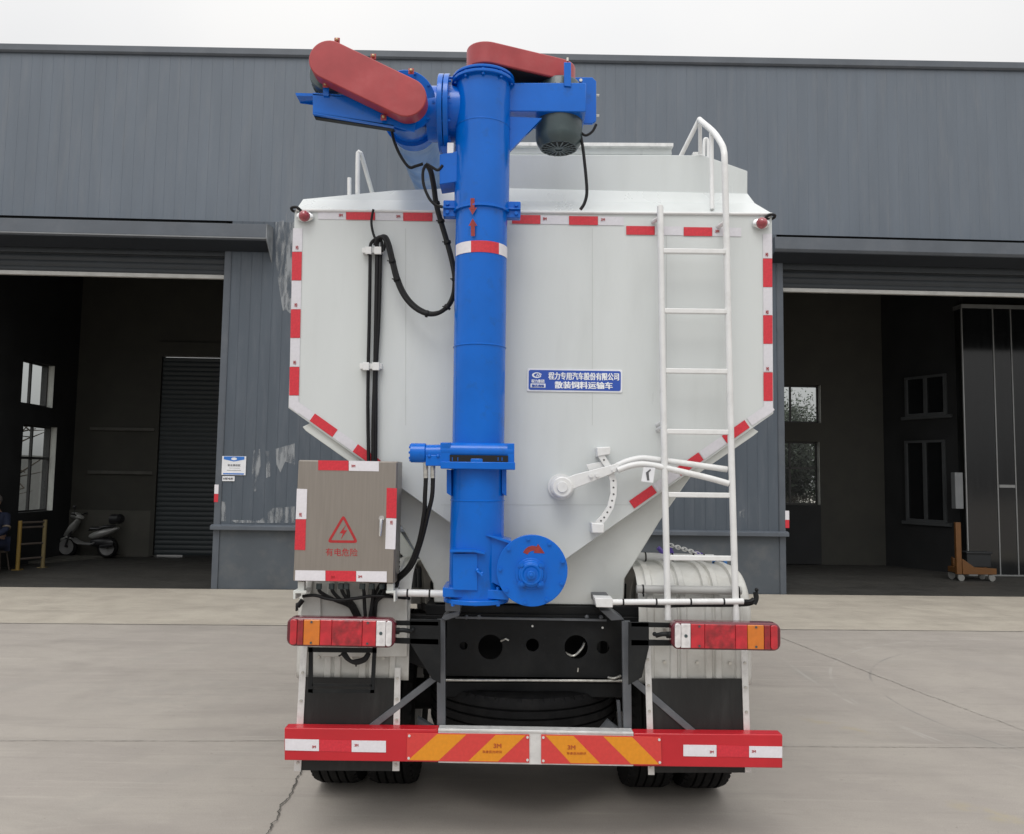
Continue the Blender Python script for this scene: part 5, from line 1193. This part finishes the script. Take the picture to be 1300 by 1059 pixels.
# --- wheels
def wheel(x, y, z, r, wd, name='wheel', axis=(1,0,0), par=T, rimm=None):
    c = Vector((x,y,z)); d = Vector(axis); m = MB(); h = wd/2
    prof = [(-h*.80, r*.60),(-h*.98,r*.70),(-h*1.0,r*.86),(-h*.92,r*.955),(-h*.80,r*.985)]
    for g in (-.52,-.18,.18,.52): prof += [(h*(g-.14), r), (h*(g-.045), r), (h*(g-.035), r*.968), (h*(g+.035), r*.968), (h*(g+.045), r), (h*(g+.12), r)]
    prof += [(h*.80,r*.985),(h*.92,r*.955),(h*1.0,r*.86),(h*.98,r*.70),(h*.80,r*.60)]
    m.lathe(c, d, prof, 64)
    u = d.orthogonal().normalized(); w_ = d.cross(u)                    # shoulder lugs
    for i in range(56):
        a = 2*math.pi*i/56; q = u*math.cos(a) + w_*math.sin(a)
        for s in (-1,1): m.bar(c + q*r*.985 + d*s*h*.70, c + q*r*.962 + d*s*h*.93, .034, .010, up=q)
    o = m.obj(name, RUBBER, par)
    m = MB(); m.lathe(c, d, [(-h*.82,r*.615),(-h*.80,r*.54),(-h*.1,r*.50),(-h*.1,.02),(h*.1,.02),(h*.1,r*.50),(h*.80,r*.54),(h*.82,r*.615)], 40); m.obj('rim', ALU if rimm is None else rimm, o)
    return o
xL, xR = P(393,985,.60).x, P(928,985,.60).x
for x in (xL+.13, xL+.45, xR-.13, xR-.45): wheel(x, .95, .5, .5, .27)
m = MB(); m.cyl((xL+.3,.95,.5),(xR-.3,.95,.5), .09); m.ball((0,.95,.5), .2, 10); m.obj('rear_axle', BLACKP, T)
for x in (xL+.16, xR-.16): wheel(x, 5.9, .5, .5, .29)
sp_ = wheel(P(664,890,.72).x, .72, .55, .53, .27, 'spare_wheel', (0,0,1))
m = MB(); c0 = P(532,918,.2); m.pp([(530,911),(541,918),(560,929),(530,929)], .2, .24); m.pp([(772,915),(790,929),(760,929)], .2, .24); m.pp([(783,890),(787,890),(790,930),(786,930)], .2,.22); m.obj('spare_carrier', GREYP, T)
# clutter visible between hopper and mudguard on the left, ladder-like pipes
m = MB(); 
for k in range(3): m.tube([P(522+5*k,746,1.2), P(522+5*k,722-2*k,1.2), P(526+4.5*k,714-3*k,1.2), P(531+3*k,708-4*k,1.2), P(531+3*k,690,1.2)], .018, 10, smooth=4)
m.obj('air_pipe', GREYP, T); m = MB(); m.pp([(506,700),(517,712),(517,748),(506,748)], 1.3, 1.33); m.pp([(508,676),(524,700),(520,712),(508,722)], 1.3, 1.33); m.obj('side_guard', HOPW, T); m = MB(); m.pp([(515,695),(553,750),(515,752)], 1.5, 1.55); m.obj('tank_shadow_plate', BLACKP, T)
# --- the cab, hidden behind the tank from here
m = MB(); m.loft([[(-1.06,5.45,.75),(1.1,5.45,.75),(1.1,5.45,2.75),(-1.06,5.45,2.75)], [(-1.1,6.9,.6),(1.14,6.9,.6),(1.14,6.9,2.8),(-1.1,6.9,2.8)], [(-1.08,7.35,.6),(1.12,7.35,.6),(1.06,7.2,2.6),(-1.02,7.2,2.6)]]); cbb = m.obj('cab', mat('cab_white', (.68,.68,.68), .3, coat=.5), T, bevel=.06, seg=3)
m = MB(); m.box((-1.115,6.1,1.75),(1.155,6.75,2.4)); m.obj('cab_window', mat('cab_glass', (.02,.025,.03), .08), cbb, bevel=.01); m = MB(); m.box((-1.0,7.28,1.6),(1.04,7.345,2.35)); m.obj('windscreen', mat('screen_glass', (.02,.025,.03), .08), cbb)

# =================================================================== LOOSE THINGS
# chain with a purple hook on the mudguard tube
ch = thing('lashing_chain', 'short pale lashing chain with purple hook above the right rear mudguard', 'chain', P(866,703,1.2)); links = [P(850+4.2*i, 692+1.1*i+.02*i*i, 1.15) for i in range(10)]
for i in range(9):
    m = MB(); a, b = links[i], links[i+1]; c = (a+b)/2; d = (b-a).normalized(); u = Vector((0,1,0)) if i % 2 else Vector((0,.3,1)).normalized(); u = (u - d*u.dot(d)).normalized()
    m.tube([c + d*.017*math.cos(t_) + u*.011*math.sin(t_) for t_ in [2*math.pi*k/14 for k in range(15)]], .0042, 6); m.obj('chain_link', WHITE2, ch)
m = MB(); m.tube([P(835,695,1.15), P(838,698,1.15), P(842,703,1.15)], .014, 10); m.pp([(846,692),(853,695),(856,703),(848,703)], 1.15, 1.18); m.pp([(884,699),(893,703),(893,706),(880,703)], 1.15, 1.17); m.obj('hook', mat('purple_paint', (.13,.08,.42), .4), ch)
m = MB(); m.pp([(905,706),(923,707),(923,710),(905,709)], .5, .52); m.pp([(905,709),(908,709),(908,716),(905,716)], .5, .52); m.pp([(919,710),(923,710),(923,722),(919,722)], .5, .52); m.pp([(905,713),(920,714),(920,716),(905,715)], .5, .52); tb = m.obj('tool_bracket', mat('bracket_blue', (.02,.16,.45), .5), T)

# yellow guard frame in the left garage
YEL = mat('worn_yellow', (.28,.18,.04), .6, dirt=(.2,.14,.06,.7), dscale=9); YEL.node_tree.nodes['Principled BSDF'].inputs['Roughness'].default_value = .7; RUST = mat('rusty_bar', (.075,.06,.05), .8)
u0, w0 = Gf(22, 724); u1, w1 = Gf(54, 721); bar = thing('guard_frame', 'worn yellow steel guard frame with dark cross rails beside the scooter', 'barrier', W((u0+u1)/2, w0, 0))
Hb = (724-662)*(-(w0) + 12.3)/FPX
for u, w_, mt in ((u0, w0, YEL), (u1, w1, mat('dull_yellow', (.20,.155,.07), .7))): m = FB(); m.cyl((u,w_,0), (u,w_,Hb), .035, n=14); m.box((u-.07,w_-.07,.005),(u+.07,w_+.07,.015)); m.obj('post', mt, bar)
for z in (Hb*.96, Hb*.86, Hb*.52, Hb*.22): m = FB(); m.cyl((u0,w0+.01,z), (u1,w1+.01,z), .02, n=10); m.obj('rail', RUST, bar)

# raised slab with rough edge under the scooter
us_, ws_ = Gf(48, 716); ue_, we_ = Gf(160, 707); rnd = random.Random(5)
m = FB(); edge = []
for i in range(25):
    f = i/24; edge.append((us_ + (ue_-us_)*f, ws_ + (we_-ws_)*f + rnd.uniform(-.03,.03)))
m.loft([[(a,b,.006) for a,b in edge] + [(ue_,wB+.01,.006),(uLW+.02,wB+.01,.006),(uLW+.02,ws_,.006)], [(a,b,.05) for a,b in edge] + [(ue_,wB+.01,.05),(uLW+.02,wB+.01,.05),(uLW+.02,ws_,.05)]]); struct(m.obj('raised_slab', INW2, smooth=False))

# scooter
def scooter():
    gx, gy = 112, 704.5; u = F(gx, gy, wB+.38)[0]; o = W(u, wB+.38, .055); th = thing('motor_scooter', 'white motor scooter with black seat and top case parked against the garage back wall', 'scooter', o)
    k = .80; an = R(6)
    dx = (U*math.cos(an) + N*math.sin(an)); dy = Vector((-dx.y, dx.x, 0))
    if dy.dot(N) > 0: dy = -dy                      # dy points away from the camera
    q = lambda x, y, z: o + dx*x*k + dy*y*k + Vector((0,0,z*k))   # x forward is to the left (negative)
    WS = mat('scooter_white', (.30,.30,.29), .3, coat=.4); BK = mat('scooter_black', (.02,.02,.022), .35); GR = mat('scooter_grey', (.3,.3,.3), .4, metal=.4)
    for x, nm in ((-.58,'wheel'), (.52,'wheel')):
        m = MB(); c = q(x,0,.22); m.lathe(c, dy, [(-.045,.16),(-.055,.19),(-.03,.215),(0,.222),(.03,.215),(.055,.19),(.045,.16)], 30); wh = m.obj(nm, RUBBER, th); m = MB(); m.lathe(c, dy, [(-.04,.16),(-.02,.03),(.02,.03),(.04,.16)], 24); m.obj('rim', GR, wh)
    def body(name, mt, secs, n=14):                 # sections: (x, z, half width, half height, tilt)
        m = MB(); rings = []
        for x, z, hw_, hh, tl in secs:
            rings.append([q(x - math.sin(tl)*hh*math.sin(2*math.pi*i/n), hw_*math.cos(2*math.pi*i/n), z + math.cos(tl)*hh*math.sin(2*math.pi*i/n)) for i in range(n)])
        m.loft(rings); return m.obj(name, mt, th)
    body('front_fender', WS, [(-.80,.30,.02,.02,0),(-.72,.40,.08,.05,0),(-.58,.47,.09,.04,0),(-.46,.43,.07,.03,0),(-.40,.38,.03,.02,0)])
    body('leg_shield', WS, [(-.66,.50,.05,.03,1.2),(-.56,.58,.13,.07,1.0),(-.44,.74,.17,.08,.9),(-.34,.88,.13,.05,.8),(-.30,.94,.08,.04,.7)])
    body('headlamp_cowl', WS, [(-.52,1.0,.03,.03,0),(-.46,1.03,.12,.08,.2),(-.34,1.02,.15,.09,.2),(-.22,.98,.09,.05,.1),(-.18,.96,.03,.02,0)])
    body('inner_shield', GR, [(-.42,.44,.12,.03,1.1),(-.32,.36,.16,.03,.6),(-.2,.31,.17,.035,0),(.12,.30,.17,.035,0),(.22,.34,.14,.04,0)])
    body('rear_body', WS, [(.02,.50,.06,.05,0),(.15,.52,.13,.10,0),(.35,.58,.16,.11,0),(.58,.64,.14,.08,0),(.78,.72,.06,.035,0)])
    body('engine', BK, [(.1,.34,.10,.10,0),(.3,.34,.13,.13,0),(.6,.34,.11,.12,0),(.72,.36,.05,.05,0)])
    body('seat', BK, [(.0,.66,.05,.03,0),(.08,.70,.13,.05,0),(.32,.70,.14,.055,0),(.42,.75,.14,.05,0),(.62,.77,.11,.04,0),(.68,.77,.05,.02,0)])
    body('top_case', BK, [(.56,.95,.10,.08,0),(.60,.95,.17,.13,0),(.82,.96,.17,.13,0),(.88,.96,.10,.09,0)], 18)
    m = MB(); m.tube([q(-.30,-.34,1.08), q(-.30,-.2,1.06), q(-.34,0,1.0), q(-.30,.2,1.06), q(-.30,.34,1.08)], .016, 8, smooth=4); m.obj('handlebar', BK, th)
    m = MB(); m.tube([q(-.58,-.09,.22), q(-.50,-.08,.5), q(-.40,0,.85)], .02); m.tube([q(-.30,-.2,1.08), q(-.28,-.24,1.22)], .007); m.ball(q(-.28,-.25,1.26), .045*k, 6); m.tube([q(.4,-.14,.25), q(.75,-.14,.3)], .035); m.obj('fork', BK, th)
scooter()

# orange lifting trolley in the right garage
def trolley():
    u0, w0 = Gf(1214, 738); u1 = Gf(1262, 738)[0]; th = thing('trolley', 'orange L shaped steel trolley on small castors in front of the glossy booth', 'trolley', W((u0+u1)/2, w0, 0))
    OR = mat('trolley_orange', (.14,.058,.014), .5, dirt=(.08,.04,.015,.6), dscale=8); d_ = .3; sc = 14.8/FPX; Hh = 74*sc
    m = FB()
    m.box((u0, w0-.03, .13), (u0+.10, w0+.03, Hh))
    for s in (0, -d_): m.quad([(u0+.11,.13),(u0+.11,.42),(u0+.34,.26),(u1,.24),(u1,.13)], w0+s-.03, w0+s+.03)
    m.box((u0+.02, w0-d_, .15), (u0+.08, w0, .25)); m.box((u1-.1, w0-d_, .15), (u1-.03, w0, .22)); m.obj('frame', OR, th, bevel=.006)
    for u in (u0+.05, u1-.12):
        for s in (0, -d_): 
            m = FB(); m.box((u-.02, w0+s-.012, .06), (u+.02, w0+s+.012, .13)); m.cyl((u+.04, w0+s-.02, .065), (u+.04, w0+s+.02, .065), .06, n=20); m.obj('castor', mat('castor_grey', (.2,.2,.19), .5), th)
    cr_ = FB(); cr_.box((u0+.26, w0-d_+.06, .255), (u0+.72, w0-.07, .52)); cr_.box((u0+.24, w0-d_+.04, .50), (u0+.74, w0-.05, .54)); tag(cr_.obj('battery_box', mat('box_black', (.014,.016,.018), .5), None, bevel=.01), 'black lidded box resting on the orange trolley', 'box')
trolley()

# worker in navy overalls cut by the left edge of the picture
def worker():
    u, w_ = Gf(-9, 726); o = W(u, w_, .005); th = thing('seated_person', 'person in navy work clothes with pale stripes sitting at the left edge of the garage', 'person', o)
    del th['label']; bpy.data.objects.remove(th)
    f = N; r = U; q = lambda x, y, z: o + r*x + f*y + Vector((0,0,z))     # x right, y towards the camera
    def skin(name, pts, edges, mt, par=None, lv_=2):
        me = bpy.data.meshes.new(name); c = pts[0][0]; me.from_pydata([p[0]-c for p in pts], edges, []); ob = bpy.data.objects.new(name, me); COL.objects.link(ob); ORG[ob] = c.copy()
        sk_ = ob.modifiers.new('skin', 'SKIN'); sk_.use_smooth_shade = True
        for v, p in zip(me.skin_vertices[0].data, pts): v.radius = (p[1], p[2] if len(p) > 2 else p[1])
        me.skin_vertices[0].data[0].use_root = True; sb = ob.modifiers.new('sub', 'SUBSURF'); sb.levels = lv_; sb.render_levels = lv_
        me.materials.append(mt); ob.location = c
        if par: ob.parent = par; ob.location = c - ORG[par]
        # apply the modifiers so that the body is a plain mesh
        dg = bpy.context.evaluated_depsgraph_get(); bpy.context.view_layer.update(); m2 = bpy.data.meshes.new_from_object(ob.evaluated_get(bpy.context.evaluated_depsgraph_get())); ob.modifiers.clear(); ob.data = m2
        return ob
    SK = mat('skin', (.20,.12,.085), .55); NV = mat('navy_cloth', (.012,.018,.045), .85, var=.25, scale=12); ST = mat('reflective_stripe', (.16,.13,.10), .5); HR = mat('hair_grey', (.12,.11,.10), .8); SH = mat('shoe_black', (.02,.02,.02), .5)
    # body (skin): pelvis, spine, neck, head, arms, legs
    pts = [(q(0,-.1,.50),.15,.12),(q(0,-.06,.72),.13,.11),(q(0,-.0,.92),.15,.11),(q(0,.03,1.04),.06,.06),(q(0,.06,1.12),.055),(q(0,.08,1.22),.085,.10),(q(0,.08,1.30),.075,.09),
           (q(.17,.0,.98),.06),(q(.25,.12,.76),.045),(q(.14,.34,.62),.035),(q(-.17,0,.98),.06),(q(-.25,.12,.76),.045),(q(-.14,.34,.62),.035),
           (q(.12,.05,.48),.09),(q(.17,.40,.47),.07),(q(.17,.42,.25),.055),(q(.17,.38,.08),.04),(q(-.12,.05,.48),.09),(q(-.17,.40,.47),.07),(q(-.17,.42,.25),.055),(q(-.17,.38,.08),.04)]
    ed = [(0,1),(1,2),(2,3),(3,4),(4,5),(5,6),(2,7),(7,8),(8,9),(2,10),(10,11),(11,12),(0,13),(13,14),(14,15),(15,16),(0,17),(17,18),(18,19),(19,20)]
    for s in (1,-1):                                  # five fingers on each hand
        b = 9 if s > 0 else 12; h = len(pts); pts.append((q(s*.11,.40,.595),.032,.016)); ed.append((b,h))
        for i, L_ in enumerate((.055,.065,.06,.05)):
            a = len(pts); x = s*.11 + (i-1.5)*.017; pts += [(q(x,.43,.59),.008),(q(x,.43+L_*.6,.58),.0078),(q(x,.43+L_,.56),.007)]; ed += [(h,a),(a,a+1),(a+1,a+2)]
        a = len(pts); pts += [(q(s*.11-s*.035,.405,.585),.009),(q(s*.11-s*.045,.44,.575),.008)]; ed += [(h,a),(a,a+1)]
    bd = skin('person', pts, ed, SK); tag(bd, 'person in navy work clothes with pale stripes sitting at the left edge of the garage', 'person')
    jk = [(q(0,-.1,.50),.17,.14),(q(0,-.06,.72),.16,.14),(q(0,-.0,.93),.17,.13),(q(.18,.0,.98),.08),(q(.26,.12,.76),.062),(q(.16,.31,.63),.05),(q(-.18,0,.98),.08),(q(-.26,.12,.76),.062),(q(-.16,.31,.63),.05),(q(0,.03,1.03),.075)]
    skin('jacket', jk, [(0,1),(1,2),(2,3),(3,4),(4,5),(2,6),(6,7),(7,8),(2,9)], NV, bd)
    tr_ = [(q(0,-.1,.49),.165,.13),(q(.12,.05,.48),.105),(q(.17,.40,.47),.085),(q(.17,.42,.25),.075),(q(.17,.39,.11),.065),(q(-.12,.05,.48),.105),(q(-.17,.40,.47),.085),(q(-.17,.42,.25),.075),(q(-.17,.39,.11),.065)]
    skin('trousers', tr_, [(0,1),(1,2),(2,3),(3,4),(0,5),(5,6),(6,7),(7,8)], NV, bd)
    for s in (1,-1):
        skin('shoe', [(q(s*.17,.36,.06),.055,.05),(q(s*.17,.46,.045),.05,.04),(q(s*.17,.56,.035),.04,.03)], [(0,1),(1,2)], SH, bd)
    m = MB()
    for a, b, rr in ((q(.25,.10,.80), q(.255,.115,.775), .068), (q(.17,.42,.33), q(.17,.42,.30), .078)): m.cyl(a, b, rr, n=20)
    m.obj('reflective_stripe', ST, bd)
    m = MB(); m.ball(q(0,.065,1.275), .108, 10, (1,1.1,.98)); hr = m.obj('hair', HR, bd)
    m = MB()                                           # face details
    m.ball(q(.035,.175,1.245), .012, 6); m.ball(q(-.035,.175,1.245), .012, 6); m.obj('eyes', SH, bd)
    m = MB(); m.ball(q(0,.19,1.215), .017, 6, (.8,1,1.4)); m.ball(q(.095,.08,1.22), .024, 6, (.4,1,1.4)); m.ball(q(-.095,.08,1.22), .024, 6, (.4,1,1.4)); m.obj('nose_and_ears', SK, bd)
    m = MB(); m.ball(q(0,.178,1.18), .02, 6, (1.2,.5,.3)); m.obj('mouth', mat('lips', (.3,.1,.08), .5), bd)
    st_ = thing('stool', 'low dark stool under the seated worker at the left edge', 'stool', q(0,-.1,0)); m = MB(); m.cyl(q(0,-.1,.33), q(0,-.1,.37), .17, n=24); m.obj('seat', RUST, st_)
    for sx in (-1,1):
        for sy in (-1,1): m = MB(); m.cyl(q(sx*.14,-.1+sy*.14,0), q(sx*.10,-.1+sy*.10,.33), .014, n=8); m.obj('leg', RUST, st_)
worker()
